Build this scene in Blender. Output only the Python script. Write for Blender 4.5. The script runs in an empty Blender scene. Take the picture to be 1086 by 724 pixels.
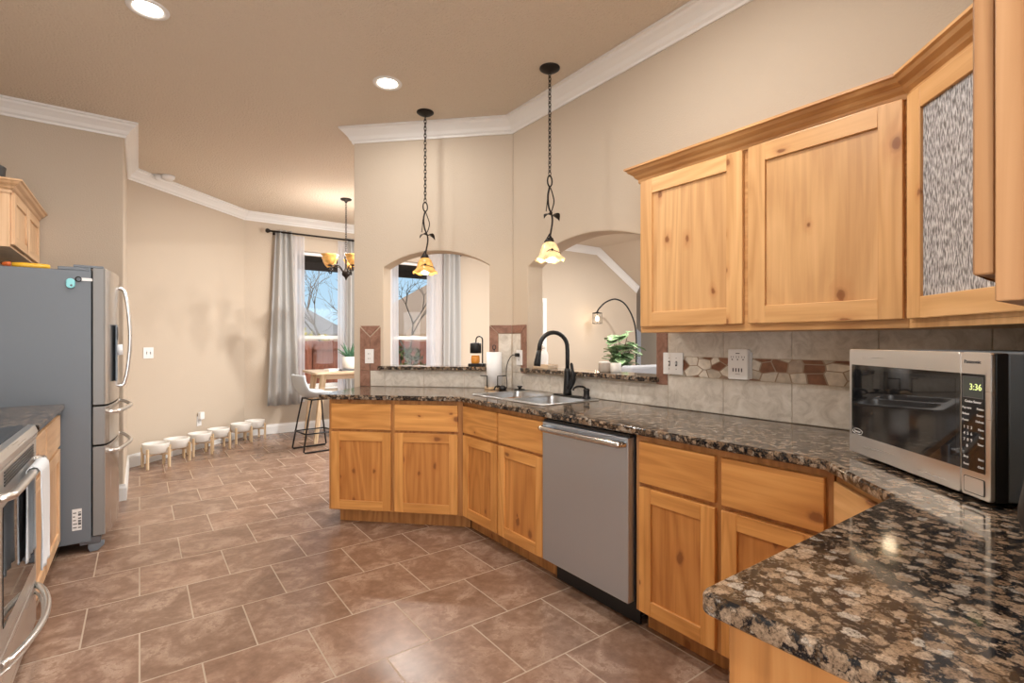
import bpy, bmesh, math, random
from mathutils import Vector, Matrix
from mathutils.geometry import tessellate_polygon

# ------------------------------------------------------------------ camera, world, exposure
SC = bpy.context.scene
COL = SC.collection
PI = math.pi
R = math.radians
random.seed(7)

cam_data = bpy.data.cameras.new('camera')
cam_data.sensor_width = 36.0
cam_data.lens = 36.0 * 540.0 / 1086.0
cam_data.clip_start = 0.02
cam_data.clip_end = 300
cam = bpy.data.objects.new('camera', cam_data)
COL.objects.link(cam)
cam.location = (0, 0, 1.29)
cam.rotation_euler = (R(90), 0, -math.atan(395.0 / 540.0))
SC.camera = cam

SC.view_settings.view_transform = 'Standard'
SC.view_settings.look = 'None'
SC.view_settings.gamma = 1.0
SC.view_settings.use_curve_mapping = False
SC.view_settings.exposure = 0.16

CAN_W = 14.0        # ceiling can power
NOOK_W = 74.0       # added dining cans and the chandelier
SKY_FILL = 7.2      # brightness of the added low sky glow, fill through unseen openings
PEND_W = 3.0

world = bpy.data.worlds.new('sky')
SC.world = world
world.use_nodes = True
wn = world.node_tree.nodes
wl = world.node_tree.links
bg = wn['Background']
w_tc = wn.new('ShaderNodeTexCoord')
w_sep = wn.new('ShaderNodeSeparateXYZ')
w_ramp = wn.new('ShaderNodeValToRGB')          # clear blue sky, paler at the horizon
w_ramp.color_ramp.elements[0].position = 0.0
w_ramp.color_ramp.elements[0].color = (0.55, 0.76, 0.90, 1)
w_ramp.color_ramp.elements[1].position = 0.45
w_ramp.color_ramp.elements[1].color = (0.17, 0.42, 0.74, 1)
# added glow low in the sky behind and left of the kitchen, for fill
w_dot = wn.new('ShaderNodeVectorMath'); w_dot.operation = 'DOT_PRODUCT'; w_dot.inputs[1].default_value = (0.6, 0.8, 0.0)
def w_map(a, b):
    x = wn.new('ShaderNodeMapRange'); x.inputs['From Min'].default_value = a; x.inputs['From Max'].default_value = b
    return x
w_side = w_map(-0.02, -0.45); w_low = w_map(0.42, 0.22)
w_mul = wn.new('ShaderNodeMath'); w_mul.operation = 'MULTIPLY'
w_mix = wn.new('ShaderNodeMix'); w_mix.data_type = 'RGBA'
w_mix.inputs[7].default_value = (SKY_FILL*0.98, SKY_FILL*0.98, SKY_FILL*0.98, 1)
wl.new(w_tc.outputs['Generated'], w_sep.inputs[0])
wl.new(w_sep.outputs['Z'], w_ramp.inputs[0])
wl.new(w_tc.outputs['Generated'], w_dot.inputs[0]); wl.new(w_dot.outputs['Value'], w_side.inputs['Value']); wl.new(w_sep.outputs['Z'], w_low.inputs['Value'])
wl.new(w_side.outputs[0], w_mul.inputs[0]); wl.new(w_low.outputs[0], w_mul.inputs[1]); wl.new(w_mul.outputs[0], w_mix.inputs[0]); wl.new(w_ramp.outputs[0], w_mix.inputs[6])
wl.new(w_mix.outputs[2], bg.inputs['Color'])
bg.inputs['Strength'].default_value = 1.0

sun_d = bpy.data.lights.new('sun', 'SUN')
sun_d.energy = 2.6
sun_d.angle = R(1.0)
sun_d.color = (1.0, 0.94, 0.85)
sun = bpy.data.objects.new('sun', sun_d)
COL.objects.link(sun)
sun.rotation_euler = (R(40), 0, R(-25))

def portal(loc, sx, sy, rot):  # portals in openings added to unseen walls to let fill light in
    d = bpy.data.lights.new('opening_portal', 'AREA'); d.shape = 'RECTANGLE'; d.size = sx; d.size_y = sy
    d.cycles.is_portal = True
    o = bpy.data.objects.new('opening_portal', d); COL.objects.link(o); o.location = loc; o.rotation_euler = rot
portal((0.65, -2.52, 1.425), 3.3, 2.75, (R(90), 0, 0))
portal((-1.17, -1.475, 1.325), 1.45, 2.55, (R(90), 0, R(-90)))
portal((5.1, -0.52, 1.4), 2.2, 1.8, (R(90), 0, 0))
portal((8.4, -0.52, 1.4), 2.4, 1.8, (R(90), 0, 0))

CEIL = 3.06
CT = 0.918          # counter top

# ------------------------------------------------------------------ geometry helpers
class MB:
    def __init__(self):
        self.v = []; self.f = []; self.m = []; self.s = []
        self.mat = 0; self.smooth = False; self.T = None
    def add(self, vs, fs, smooth=None):
        o = len(self.v)
        for p in vs:
            p = Vector(p)
            if self.T is not None: p = self.T @ p
            self.v.append(p)
        for f in fs:
            self.f.append([o + i for i in f]); self.m.append(self.mat)
            self.s.append(self.smooth if smooth is None else smooth)
        return self
    def box(self, x0, x1, y0, y1, z0, z1):
        if x0 > x1: x0, x1 = x1, x0
        if y0 > y1: y0, y1 = y1, y0
        if z0 > z1: z0, z1 = z1, z0
        return self.add([(x0,y0,z0),(x1,y0,z0),(x1,y1,z0),(x0,y1,z0),(x0,y0,z1),(x1,y0,z1),(x1,y1,z1),(x0,y1,z1)],
                        [(0,3,2,1),(4,5,6,7),(0,1,5,4),(1,2,6,5),(2,3,7,6),(3,0,4,7)])
    def prism(self, pts, z0, z1, axis='z', holes=None):
        # pts 2D polygon, extruded along axis
        def P(a, b, c):
            return (a, b, c) if axis == 'z' else ((a, c, b) if axis == 'y' else (c, a, b))
        loops = [pts] + (holes or [])
        flat = [p for l in loops for p in l]
        n = len(flat)
        vs = [P(p[0], p[1], z0) for p in flat] + [P(p[0], p[1], z1) for p in flat]
        fs = []
        if holes:
            tris = tessellate_polygon([[Vector((p[0], p[1], 0)) for p in l] for l in loops])
            for t in tris:
                fs.append(tuple(t)); fs.append(tuple(n + i for i in reversed(t)))
        else:
            fs.append(tuple(range(n))); fs.append(tuple(range(2*n-1, n-1, -1)))
        o = 0
        for l in loops:
            k = len(l)
            for i in range(k):
                a = o + i; b = o + (i+1) % k
                fs.append((a, b, n+b, n+a))
            o += k
        return self.add(vs, fs)
    def tube(self, pts, r, n=8, closed=False, flat=1.0):
        pts = [Vector(p) for p in pts]; N = len(pts)
        rr = r if isinstance(r, (list, tuple)) else [r]*N
        vs = []; up = None
        for i, p in enumerate(pts):
            if closed: d = pts[(i+1) % N] - pts[i-1]
            else: d = pts[min(i+1, N-1)] - pts[max(i-1, 0)]
            if d.length < 1e-9: d = Vector((0,0,1))
            d.normalize()
            if up is None:
                up = Vector((0,0,1)) if abs(d.z) < 0.9 else Vector((1,0,0))
            a = up - d*up.dot(d)
            if a.length < 1e-6: a = d.orthogonal()
            a.normalize(); up = a; b = d.cross(a)
            for k in range(n):
                t = 2*PI*k/n
                vs.append(p + (a*math.cos(t)*flat + b*math.sin(t))*rr[i])
        fs = []
        for i in range(N if closed else N-1):
            j = (i+1) % N
            for k in range(n):
                l = (k+1) % n
                fs.append((i*n+k, i*n+l, j*n+l, j*n+k))
        self.add(vs, fs, True)
        if not closed:
            self.add([vs[k] for k in range(n)], [tuple(reversed(range(n)))], False) if self.T is None else None
            self.add([vs[(N-1)*n+k] for k in range(n)], [tuple(range(n))], False) if self.T is None else None
        return self
    def lathe(self, prof, c=(0,0,0), n=24, fn=None, cap=True):
        vs = []; c = Vector(c)
        for (r, z) in prof:
            for k in range(n):
                t = 2*PI*k/n
                q = r if fn is None else fn(r, z, t)
                zz = z
                if isinstance(q, tuple): q, zz = q
                vs.append(c + Vector((q*math.cos(t), q*math.sin(t), zz)))
        fs = []
        for i in range(len(prof)-1):
            for k in range(n):
                l = (k+1) % n
                fs.append((i*n+k, i*n+l, (i+1)*n+l, (i+1)*n+k))
        self.add(vs, fs, True)
        if cap:
            if prof[0][0] > 1e-5: self.add(vs[:n], [tuple(reversed(range(n)))], False)
            if prof[-1][0] > 1e-5: self.add(vs[-n:], [tuple(range(n))], False)
        return self
    def ball(self, c, r, n=12, m=8):
        rx, ry, rz = r if isinstance(r, (tuple, list)) else (r, r, r)
        vs = []; c = Vector(c)
        for i in range(m+1):
            a = PI*i/m - PI/2
            for k in range(n):
                t = 2*PI*k/n
                vs.append(c + Vector((rx*math.cos(a)*math.cos(t), ry*math.cos(a)*math.sin(t), rz*math.sin(a))))
        fs = [(i*n+k, i*n+(k+1) % n, (i+1)*n+(k+1) % n, (i+1)*n+k) for i in range(m) for k in range(n)]
        return self.add(vs, fs, True)
    def grid(self, fn, nu, nv, closed=False):
        vs = [fn(i/nu, j/nv) for j in range(nv+1) for i in range(nu + (0 if closed else 1))]
        w = nu if closed else nu+1
        fs = []
        for j in range(nv):
            for i in range(nu):
                k = (i+1) % w
                fs.append((j*w+i, j*w+k, (j+1)*w+k, (j+1)*w+i))
        return self.add(vs, fs, True)
    def build(self, name, mats, parent=None, bevel=0, seg=2, solid=0, merge=True):
        me = bpy.data.meshes.new(name)
        me.from_pydata([tuple(p) for p in self.v], [], self.f)
        if not isinstance(mats, (list, tuple)): mats = [mats]
        for m in mats: me.materials.append(m)
        me.polygons.foreach_set('material_index', self.m)
        me.polygons.foreach_set('use_smooth', self.s)
        bm = bmesh.new(); bm.from_mesh(me)
        if merge: bmesh.ops.remove_doubles(bm, verts=bm.verts, dist=1e-6)
        bmesh.ops.recalc_face_normals(bm, faces=bm.faces)
        bm.to_mesh(me); bm.free()
        o = bpy.data.objects.new(name, me); COL.objects.link(o)
        if parent is not None: o.parent = parent
        if solid:
            s = o.modifiers.new('thickness', 'SOLIDIFY'); s.thickness = solid; s.offset = 0
        if bevel:
            b = o.modifiers.new('bevel', 'BEVEL'); b.width = bevel; b.segments = seg
            b.limit_method = 'ANGLE'; b.angle_limit = R(40)
            b.harden_normals = False
        return o

def tag(o, label=None, cat=None, group=None, kind=None):
    if label: o['label'] = label
    if cat: o['category'] = cat
    if group: o['group'] = group
    if kind: o['kind'] = kind
    return o
def thing(name, label, cat, loc=(0,0,0), rz=0, group=None):
    o = bpy.data.objects.new(name, None); COL.objects.link(o)
    o.empty_display_size = 0.1
    o.location = loc; o.rotation_euler = (0, 0, rz)
    return tag(o, label, cat, group)
def struct(o): o['kind'] = 'structure'; return o
def copy_tree(o, parent=None):
    c = o.copy(); COL.objects.link(c)
    if parent is not None: c.parent = parent
    for ch in list(o.children): copy_tree(ch, c)
    return c
def sweep(mb, path, prof, side, z=0.0, first=0, last=None):
    # profile (out, dz) swept along a plan polyline; side=+1 -> left of heading
    N = len(path); nrm = []
    for i in range(N-1):
        d = Vector((path[i+1][0]-path[i][0], path[i+1][1]-path[i][1])).normalized()
        nrm.append(Vector((-d.y, d.x))*side)
    off = []
    for i in range(N):
        if i == 0: off.append(nrm[0])
        elif i == N-1: off.append(nrm[-1])
        else:
            b = nrm[i-1] + nrm[i]; b.normalize()
            off.append(b / max(0.2, b.dot(nrm[i])))
    last = N-1 if last is None else last
    idx = list(range(first, last+1)); k = len(prof)
    vs = [(path[i][0]+off[i].x*o_, path[i][1]+off[i].y*o_, z+dz) for i in idx for (o_, dz) in prof]
    fs = []
    for a in range(len(idx)-1):
        for j in range(k):
            l = (j+1) % k
            fs.append((a*k+j, a*k+l, (a+1)*k+l, (a+1)*k+j))
    fs.append(tuple(range(k))); fs.append(tuple(range((len(idx)-1)*k+k-1, (len(idx)-1)*k-1, -1)))
    mb.add(vs, fs)
    return mb
def arc(cx, cy, r, a0, a1, n):
    return [(cx + r*math.cos(a0+(a1-a0)*i/n), cy + r*math.sin(a0+(a1-a0)*i/n)) for i in range(n+1)]
def rrect(x0, x1, y0, y1, r, n=5):
    return (arc(x1-r, y0+r, r, -PI/2, 0, n) + arc(x1-r, y1-r, r, 0, PI/2, n)
            + arc(x0+r, y1-r, r, PI/2, PI, n) + arc(x0+r, y0+r, r, PI, 1.5*PI, n))
def smooth_path(pts, k=6):
    P = [Vector(p) for p in pts]; out = []
    for i in range(len(P)-1):
        p0 = P[max(i-1, 0)]; p1 = P[i]; p2 = P[i+1]; p3 = P[min(i+2, len(P)-1)]
        for j in range(k):
            t = j/k
            out.append(0.5*((2*p1) + (p2-p0)*t + (2*p0-5*p1+4*p2-p3)*t*t + (3*p1-p0-3*p2+p3)*t**3))
    out.append(P[-1]); return out
def text(body, size, mat, parent, loc, rot=(R(90), 0, 0), name='lettering', ex=0.0004, align='LEFT', sx=1.0):
    cu = bpy.data.curves.new('t', 'FONT'); cu.body = body; cu.size = size; cu.extrude = ex
    cu.align_x = align; cu.resolution_u = 3
    t = bpy.data.objects.new('t', cu); COL.objects.link(t)
    dg = bpy.context.evaluated_depsgraph_get()
    me = bpy.data.meshes.new_from_object(t.evaluated_get(dg))
    bpy.data.objects.remove(t); bpy.data.curves.remove(cu)
    me.materials.clear(); me.materials.append(mat)
    o = bpy.data.objects.new(name, me); COL.objects.link(o)
    o.parent = parent; o.location = loc; o.rotation_euler = rot; o.scale = (sx, 1, 1)
    return o

# ------------------------------------------------------------------ materials
def new_mat(name):
    m = bpy.data.materials.new(name); m.use_nodes = True
    nt = m.node_tree; return m, nt.nodes, nt.links, nt.nodes['Principled BSDF']
def plain(name, col, rough=0.5, metal=0.0, spec=0.5, emit=None, es=0.0, bump=0, bscale=200, coat=0, bdist=0.004):
    m, n, l, b = new_mat(name)
    b.inputs['Base Color'].default_value = (*col, 1)
    b.inputs['Roughness'].default_value = rough
    b.inputs['Metallic'].default_value = metal
    b.inputs['Specular IOR Level'].default_value = spec
    b.inputs['Coat Weight'].default_value = coat
    if emit:
        b.inputs['Emission Color'].default_value = (*emit, 1); b.inputs['Emission Strength'].default_value = es
    if bump:
        tc = n.new('ShaderNodeTexCoord'); no = n.new('ShaderNodeTexNoise'); bu = n.new('ShaderNodeBump')
        no.inputs['Scale'].default_value = bscale; no.inputs['Detail'].default_value = 3
        bu.inputs['Strength'].default_value = bump; bu.inputs['Distance'].default_value = bdist
        l.new(tc.outputs['Object'], no.inputs['Vector']); l.new(no.outputs['Fac'], bu.inputs['Height'])
        l.new(bu.outputs[0], b.inputs['Normal'])
    return m
def ramp(n, stops):
    r = n.new('ShaderNodeValToRGB'); e = r.color_ramp.elements
    while len(e) < len(stops): e.new(0.5)
    for i, (p, c) in enumerate(stops):
        e[i].position = p; e[i].color = (*c, 1) if len(c) == 3 else c
    return r
def mixc(n, l, fac, a, b, mode='MIX'):
    x = n.new('ShaderNodeMix'); x.data_type = 'RGBA'; x.blend_type = mode
    for s, v in ((0, fac), (6, a), (7, b)):
        if hasattr(v, 'is_linked'): l.new(v, x.inputs[s])
        elif isinstance(v, (int, float)): x.inputs[s].default_value = v
        else: x.inputs[s].default_value = (*v, 1)
    return x.outputs[2]
def math_n(n, l, op, a, b=0.0, c=None):
    x = n.new('ShaderNodeMath'); x.operation = op
    for i, v in enumerate((a, b, c)):
        if v is None: continue
        if hasattr(v, 'is_linked'): l.new(v, x.inputs[i])
        else: x.inputs[i].default_value = v
    return x.outputs[0]

def wood(name, grain, dark, mid, light, knots=1.0, rough=0.38, planks=True):
    m, n, l, b = new_mat(name)
    tc = n.new('ShaderNodeTexCoord'); oi = n.new('ShaderNodeObjectInfo')
    off = n.new('ShaderNodeVectorMath'); off.operation = 'MULTIPLY_ADD'
    comb = n.new('ShaderNodeCombineXYZ')
    for i in range(3): l.new(math_n(n, l, 'MULTIPLY', oi.outputs['Random'], (13.1, 17.7, 23.3)[i]), comb.inputs[i])
    l.new(tc.outputs['Object'], off.inputs[0]); off.inputs[1].default_value = (1, 1, 1); l.new(comb.outputs[0], off.inputs[2])
    def mapped(sc):
        mp = n.new('ShaderNodeMapping'); mp.inputs['Scale'].default_value = sc
        l.new(off.outputs[0], mp.inputs['Vector']); return mp.outputs[0]
    k = {'Z': (34, 34, 1.5), 'X': (1.5, 34, 34), 'Y': (34, 1.5, 34)}[grain]
    kk = {'Z': (3.2, 3.2, 0.5), 'X': (0.5, 3.2, 3.2), 'Y': (3.2, 0.5, 3.2)}[grain]
    n1 = n.new('ShaderNodeTexNoise'); n1.inputs['Detail'].default_value = 6; n1.inputs['Distortion'].default_value = 0.7
    n1.inputs['Scale'].default_value = 1.5; l.new(mapped(k), n1.inputs['Vector'])
    n2 = n.new('ShaderNodeTexNoise'); n2.inputs['Detail'].default_value = 2; n2.inputs['Distortion'].default_value = 1.0
    n2.inputs['Scale'].default_value = 1.0; l.new(mapped(kk), n2.inputs['Vector'])
    # cathedral rings from contour lines of the broad noise
    ring = math_n(n, l, 'FRACT', math_n(n, l, 'MULTIPLY', n2.outputs['Fac'], 9.0))
    ring = math_n(n, l, 'ABSOLUTE', math_n(n, l, 'SUBTRACT', ring, 0.5))
    mixv = math_n(n, l, 'ADD', math_n(n, l, 'MULTIPLY', n1.outputs['Fac'], 0.62), math_n(n, l, 'MULTIPLY', ring, 0.52))
    r1 = ramp(n, [(0.28, dark), (0.48, mid), (0.72, light)]); l.new(mixv, r1.inputs[0])
    col = r1.outputs[0]
    if planks:
        sp = n.new('ShaderNodeSeparateXYZ'); l.new(off.outputs[0], sp.inputs[0])
        ax = {'Z': 'X', 'X': 'Z', 'Y': 'X'}[grain]
        fl = math_n(n, l, 'FLOOR', math_n(n, l, 'MULTIPLY', sp.outputs[ax], 7.3))
        wnz = n.new('ShaderNodeTexWhiteNoise'); wnz.noise_dimensions = '1D'; l.new(fl, wnz.inputs['W'])
        tint = ramp(n, [(0.0, (0.88, 0.83, 0.78)), (1.0, (1.05, 1.05, 1.04))]); l.new(wnz.outputs['Value'], tint.inputs[0])
        col = mixc(n, l, 1.0, col, tint.outputs[0], 'MULTIPLY')
    if knots:
        kv = {'Z': (8.0, 0.0, 4.6), 'X': (4.6, 0.0, 8.0), 'Y': (8.0, 4.6, 0.0)}[grain]
        vo = n.new('ShaderNodeTexVoronoi'); vo.inputs['Scale'].default_value = 1.0
        nw = n.new('ShaderNodeTexNoise'); nw.inputs['Scale'].default_value = 22; l.new(off.outputs[0], nw.inputs['Vector'])
        wv = n.new('ShaderNodeVectorMath'); wv.operation = 'MULTIPLY_ADD'
        l.new(nw.outputs['Color'], wv.inputs[0]); wv.inputs[1].default_value = (0.16, 0.16, 0.16); l.new(mapped(kv), wv.inputs[2])
        vo.voronoi_dimensions = '2D'
        s2 = n.new('ShaderNodeSeparateXYZ'); c2 = n.new('ShaderNodeCombineXYZ'); l.new(wv.outputs[0], s2.inputs[0])
        l.new(s2.outputs['X'], c2.inputs[0]); l.new(s2.outputs['Y' if grain == 'Y' else 'Z'], c2.inputs[1])
        l.new(c2.outputs[0], vo.inputs['Vector'])
        sc = n.new('ShaderNodeSeparateColor'); l.new(vo.outputs['Color'], sc.inputs[0])
        gate = math_n(n, l, 'GREATER_THAN', sc.outputs[0], 1.0 - 0.48*knots)
        size = math_n(n, l, 'MULTIPLY_ADD', sc.outputs[1], 0.085, 0.04)
        core = math_n(n, l, 'DIVIDE', vo.outputs['Distance'], size)
        kr = ramp(n, [(0.0, (1, 1, 1)), (0.5, (0.85, 0.85, 0.85)), (0.66, (0.3, 0.3, 0.3)), (1.0, (0, 0, 0))])
        l.new(math_n(n, l, 'MULTIPLY', core, 0.62), kr.inputs[0])
        kf = math_n(n, l, 'MULTIPLY', kr.outputs[0], gate)
        col = mixc(n, l, math_n(n, l, 'MULTIPLY', kf, 0.95), col, (0.085, 0.028, 0.008))
        # reddish halo
        hr = ramp(n, [(0.0, (1, 1, 1)), (1.0, (0, 0, 0))]); l.new(math_n(n, l, 'MULTIPLY', core, 0.26), hr.inputs[0])
        col = mixc(n, l, math_n(n, l, 'MULTIPLY', math_n(n, l, 'MULTIPLY', hr.outputs[0], gate), 0.45), col, (0.42, 0.14, 0.035))
    l.new(col, b.inputs['Base Color'])
    b.inputs['Roughness'].default_value = rough
    bu = n.new('ShaderNodeBump'); bu.inputs['Strength'].default_value = 0.08; bu.inputs['Distance'].default_value = 0.002
    l.new(n1.outputs['Fac'], bu.inputs['Height']); l.new(bu.outputs[0], b.inputs['Normal'])
    return m

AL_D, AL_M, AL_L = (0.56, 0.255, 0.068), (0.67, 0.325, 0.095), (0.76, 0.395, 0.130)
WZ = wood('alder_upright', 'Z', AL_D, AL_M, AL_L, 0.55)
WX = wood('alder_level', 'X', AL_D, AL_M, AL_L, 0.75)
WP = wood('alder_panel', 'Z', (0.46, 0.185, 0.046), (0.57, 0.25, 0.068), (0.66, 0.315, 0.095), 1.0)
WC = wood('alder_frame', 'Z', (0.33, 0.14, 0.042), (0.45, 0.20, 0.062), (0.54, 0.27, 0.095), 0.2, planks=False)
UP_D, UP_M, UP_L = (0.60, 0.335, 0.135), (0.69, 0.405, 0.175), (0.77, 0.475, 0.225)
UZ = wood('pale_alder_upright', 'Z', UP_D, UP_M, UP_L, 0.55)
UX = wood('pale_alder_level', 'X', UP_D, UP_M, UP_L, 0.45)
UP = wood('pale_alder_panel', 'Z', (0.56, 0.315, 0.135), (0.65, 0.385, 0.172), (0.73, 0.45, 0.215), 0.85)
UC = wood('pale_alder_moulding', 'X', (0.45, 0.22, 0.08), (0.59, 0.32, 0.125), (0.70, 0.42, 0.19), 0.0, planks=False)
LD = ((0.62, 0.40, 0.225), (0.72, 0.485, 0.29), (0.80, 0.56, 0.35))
LZ = wood('lit_alder_upright', 'Z', *LD, 0.4); LXW = wood('lit_alder_level', 'X', *LD, 0.3); LP = wood('lit_alder_panel', 'Z', (0.58, 0.36, 0.20), (0.67, 0.44, 0.255), (0.75, 0.52, 0.32), 0.5)  # same alder paled, light on the left run put into its colour
UE = wood('pale_alder_shaded', 'Z', (0.30, 0.145, 0.06), (0.39, 0.205, 0.092), (0.47, 0.265, 0.13), 0, planks=False)  # pale alder darkened, shade painted into the cabinet nearest the camera
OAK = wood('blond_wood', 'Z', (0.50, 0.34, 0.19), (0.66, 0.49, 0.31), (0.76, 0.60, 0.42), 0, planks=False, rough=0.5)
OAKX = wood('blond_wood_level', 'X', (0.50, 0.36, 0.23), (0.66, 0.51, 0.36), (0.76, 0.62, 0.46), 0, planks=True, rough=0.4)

def granite():
    m, n, l, b = new_mat('brown_granite')
    tc = n.new('ShaderNodeTexCoord')
    def noise(sc, det, rough=0.55):
        x = n.new('ShaderNodeTexNoise'); x.inputs['Scale'].default_value = sc; x.inputs['Detail'].default_value = det
        x.inputs['Roughness'].default_value = rough; l.new(tc.outputs['Object'], x.inputs['Vector']); return x
    warp = noise(60, 5, 0.65)
    wv = n.new('ShaderNodeVectorMath'); wv.operation = 'MULTIPLY_ADD'
    l.new(warp.outputs['Color'], wv.inputs[0]); wv.inputs[1].default_value = (0.030, 0.030, 0.030); l.new(tc.outputs['Object'], wv.inputs[2])
    vo = n.new('ShaderNodeTexVoronoi'); vo.inputs['Scale'].default_value = 44; l.new(wv.outputs[0], vo.inputs['Vector'])
    sc = n.new('ShaderNodeSeparateColor'); l.new(vo.outputs['Color'], sc.inputs[0])
    fine = noise(190, 5, 0.75); big = noise(9, 2)
    # rounded feldspar blobs: near the cell centres
    t = math_n(n, l, 'ADD', vo.outputs['Distance'], math_n(n, l, 'MULTIPLY', fine.outputs['Fac'], 0.34))
    t = math_n(n, l, 'ADD', t, math_n(n, l, 'MULTIPLY', sc.outputs[1], 0.20))
    t = math_n(n, l, 'ADD', t, math_n(n, l, 'MULTIPLY', big.outputs['Fac'], 0.35))
    fac = ramp(n, [(0.90, (1, 1, 1)), (1.00, (0, 0, 0))]); l.new(t, fac.inputs[0])
    blob = ramp(n, [(0.0, (0.15, 0.098, 0.062)), (0.4, (0.24, 0.168, 0.112)), (0.75, (0.31, 0.232, 0.166)), (1.0, (0.29, 0.265, 0.23))])
    l.new(sc.outputs[0], blob.inputs[0])
    fr = ramp(n, [(0.34, (0.18, 0.16, 0.15)), (0.47, (0.85, 0.84, 0.83)), (0.68, (1.5, 1.48, 1.46))]); l.new(fine.outputs['Fac'], fr.inputs[0])
    blobc = mixc(n, l, 1.0, blob.outputs[0], fr.outputs[0], 'MULTIPLY')
    mx = noise(75, 5, 0.65)
    mr = ramp(n, [(0.46, (0.005, 0.007, 0.010)), (0.53, (0.012, 0.010, 0.009)), (0.58, (0.055, 0.030, 0.014)), (0.64, (0.075, 0.065, 0.056)), (0.70, (0.28, 0.25, 0.22))]); l.new(mx.outputs['Fac'], mr.inputs[0])
    v2 = n.new('ShaderNodeTexVoronoi'); v2.inputs['Scale'].default_value = 120; l.new(wv.outputs[0], v2.inputs['Vector'])
    sp2 = ramp(n, [(0.30, (0.75, 0.75, 0.75)), (0.40, (0, 0, 0))]); l.new(v2.outputs['Distance'], sp2.inputs[0])
    dark = mixc(n, l, sp2.outputs[0], mr.outputs[0], (0.15, 0.105, 0.072))
    col = mixc(n, l, fac.outputs[0], dark, blobc)
    l.new(col, b.inputs['Base Color'])
    b.inputs['Roughness'].default_value = 0.08
    b.inputs['Specular IOR Level'].default_value = 0.5
    return m
GRAN = granite()

def floor_mat():
    m, n, l, b = new_mat('brown_floor_tile')
    tc = n.new('ShaderNodeTexCoord'); mp = n.new('ShaderNodeMapping')
    S = 0.4064
    mp.inputs['Location'].default_value = (S*30 + 0.0, S*21 - 2.385, 0)
    l.new(tc.outputs['Object'], mp.inputs['Vector'])
    br = n.new('ShaderNodeTexBrick'); br.offset = 0.5; br.offset_frequency = 2; br.squash = 1.0
    br.inputs['Scale'].default_value = 1.0; br.inputs['Brick Width'].default_value = S; br.inputs['Row Height'].default_value = S
    br.inputs['Mortar Size'].default_value = 0.0034; br.inputs['Mortar Smooth'].default_value = 0.15
    br.inputs['Color1'].default_value = (0, 0, 0, 1); br.inputs['Color2'].default_value = (1, 1, 1, 1)
    l.new(mp.outputs[0], br.inputs['Vector'])
    n1 = n.new('ShaderNodeTexNoise'); n1.inputs['Scale'].default_value = 5.5; n1.inputs['Detail'].default_value = 8
    n1.inputs['Roughness'].default_value = 0.62; n1.inputs['Distortion'].default_value = 0.8
    ov = n.new('ShaderNodeVectorMath'); ov.operation = 'MULTIPLY_ADD'
    l.new(br.outputs['Color'], ov.inputs[0]); ov.inputs[1].default_value = (9, 5, 3); l.new(tc.outputs['Object'], ov.inputs[2])
    l.new(ov.outputs[0], n1.inputs['Vector'])
    n3 = n.new('ShaderNodeTexNoise'); n3.inputs['Scale'].default_value = 30; n3.inputs['Detail'].default_value = 6; n3.inputs['Roughness'].default_value = 0.7
    l.new(ov.outputs[0], n3.inputs['Vector'])
    nv = math_n(n, l, 'ADD', math_n(n, l, 'MULTIPLY', n1.outputs['Fac'], 0.62), math_n(n, l, 'MULTIPLY', n3.outputs['Fac'], 0.38))
    r = ramp(n, [(0.34, (0.160, 0.092, 0.060)), (0.47, (0.228, 0.138, 0.094)), (0.56, (0.285, 0.182, 0.129)), (0.66, (0.39, 0.275, 0.21))])
    l.new(nv, r.inputs[0])
    tint = ramp(n, [(0, (0.9, 0.9, 0.9)), (1, (1.08, 1.06, 1.05))]); l.new(br.outputs['Color'], tint.inputs[0])
    c = mixc(n, l, 1.0, r.outputs[0], tint.outputs[0], 'MULTIPLY')
    vein = math_n(n, l, 'SUBTRACT', 1.0, math_n(n, l, 'MULTIPLY', math_n(n, l, 'ABSOLUTE', math_n(n, l, 'SUBTRACT', n3.outputs['Fac'], 0.5)), 16.0))
    vm = n.new('ShaderNodeMapRange'); vm.inputs['From Min'].default_value = 0.50; vm.inputs['From Max'].default_value = 0.62; l.new(n1.outputs['Fac'], vm.inputs['Value'])
    vein = math_n(n, l, 'MULTIPLY', math_n(n, l, 'MAXIMUM', vein, 0.0), vm.outputs[0])
    c = mixc(n, l, math_n(n, l, 'MULTIPLY', vein, 0.5), c, (0.47, 0.345, 0.26))
    c = mixc(n, l, br.outputs['Fac'], c, (0.40, 0.31, 0.23))
    l.new(c, b.inputs['Base Color'])
    rg = math_n(n, l, 'MULTIPLY_ADD', br.outputs['Fac'], 0.45, 0.27); l.new(rg, b.inputs['Roughness'])
    h = math_n(n, l, 'SUBTRACT', math_n(n, l, 'MULTIPLY', n1.outputs['Fac'], 0.35), br.outputs['Fac'])
    bu = n.new('ShaderNodeBump'); bu.inputs['Strength'].default_value = 0.35; bu.inputs['Distance'].default_value = 0.003
    l.new(h, bu.inputs['Height']); l.new(bu.outputs[0], b.inputs['Normal'])
    return m
def stone(name, c0, c1, c2, rough=0.4, sc=9):
    m, n, l, b = new_mat(name)
    tc = n.new('ShaderNodeTexCoord'); n1 = n.new('ShaderNodeTexNoise')
    n1.inputs['Scale'].default_value = sc; n1.inputs['Detail'].default_value = 7; n1.inputs['Roughness'].default_value = 0.65; n1.inputs['Distortion'].default_value = 1.0
    l.new(tc.outputs['Object'], n1.inputs['Vector'])
    r = ramp(n, [(0.3, c0), (0.5, c1), (0.7, c2)]); l.new(n1.outputs['Fac'], r.inputs[0]); l.new(r.outputs[0], b.inputs['Base Color'])
    b.inputs['Roughness'].default_value = rough
    return m
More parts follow.
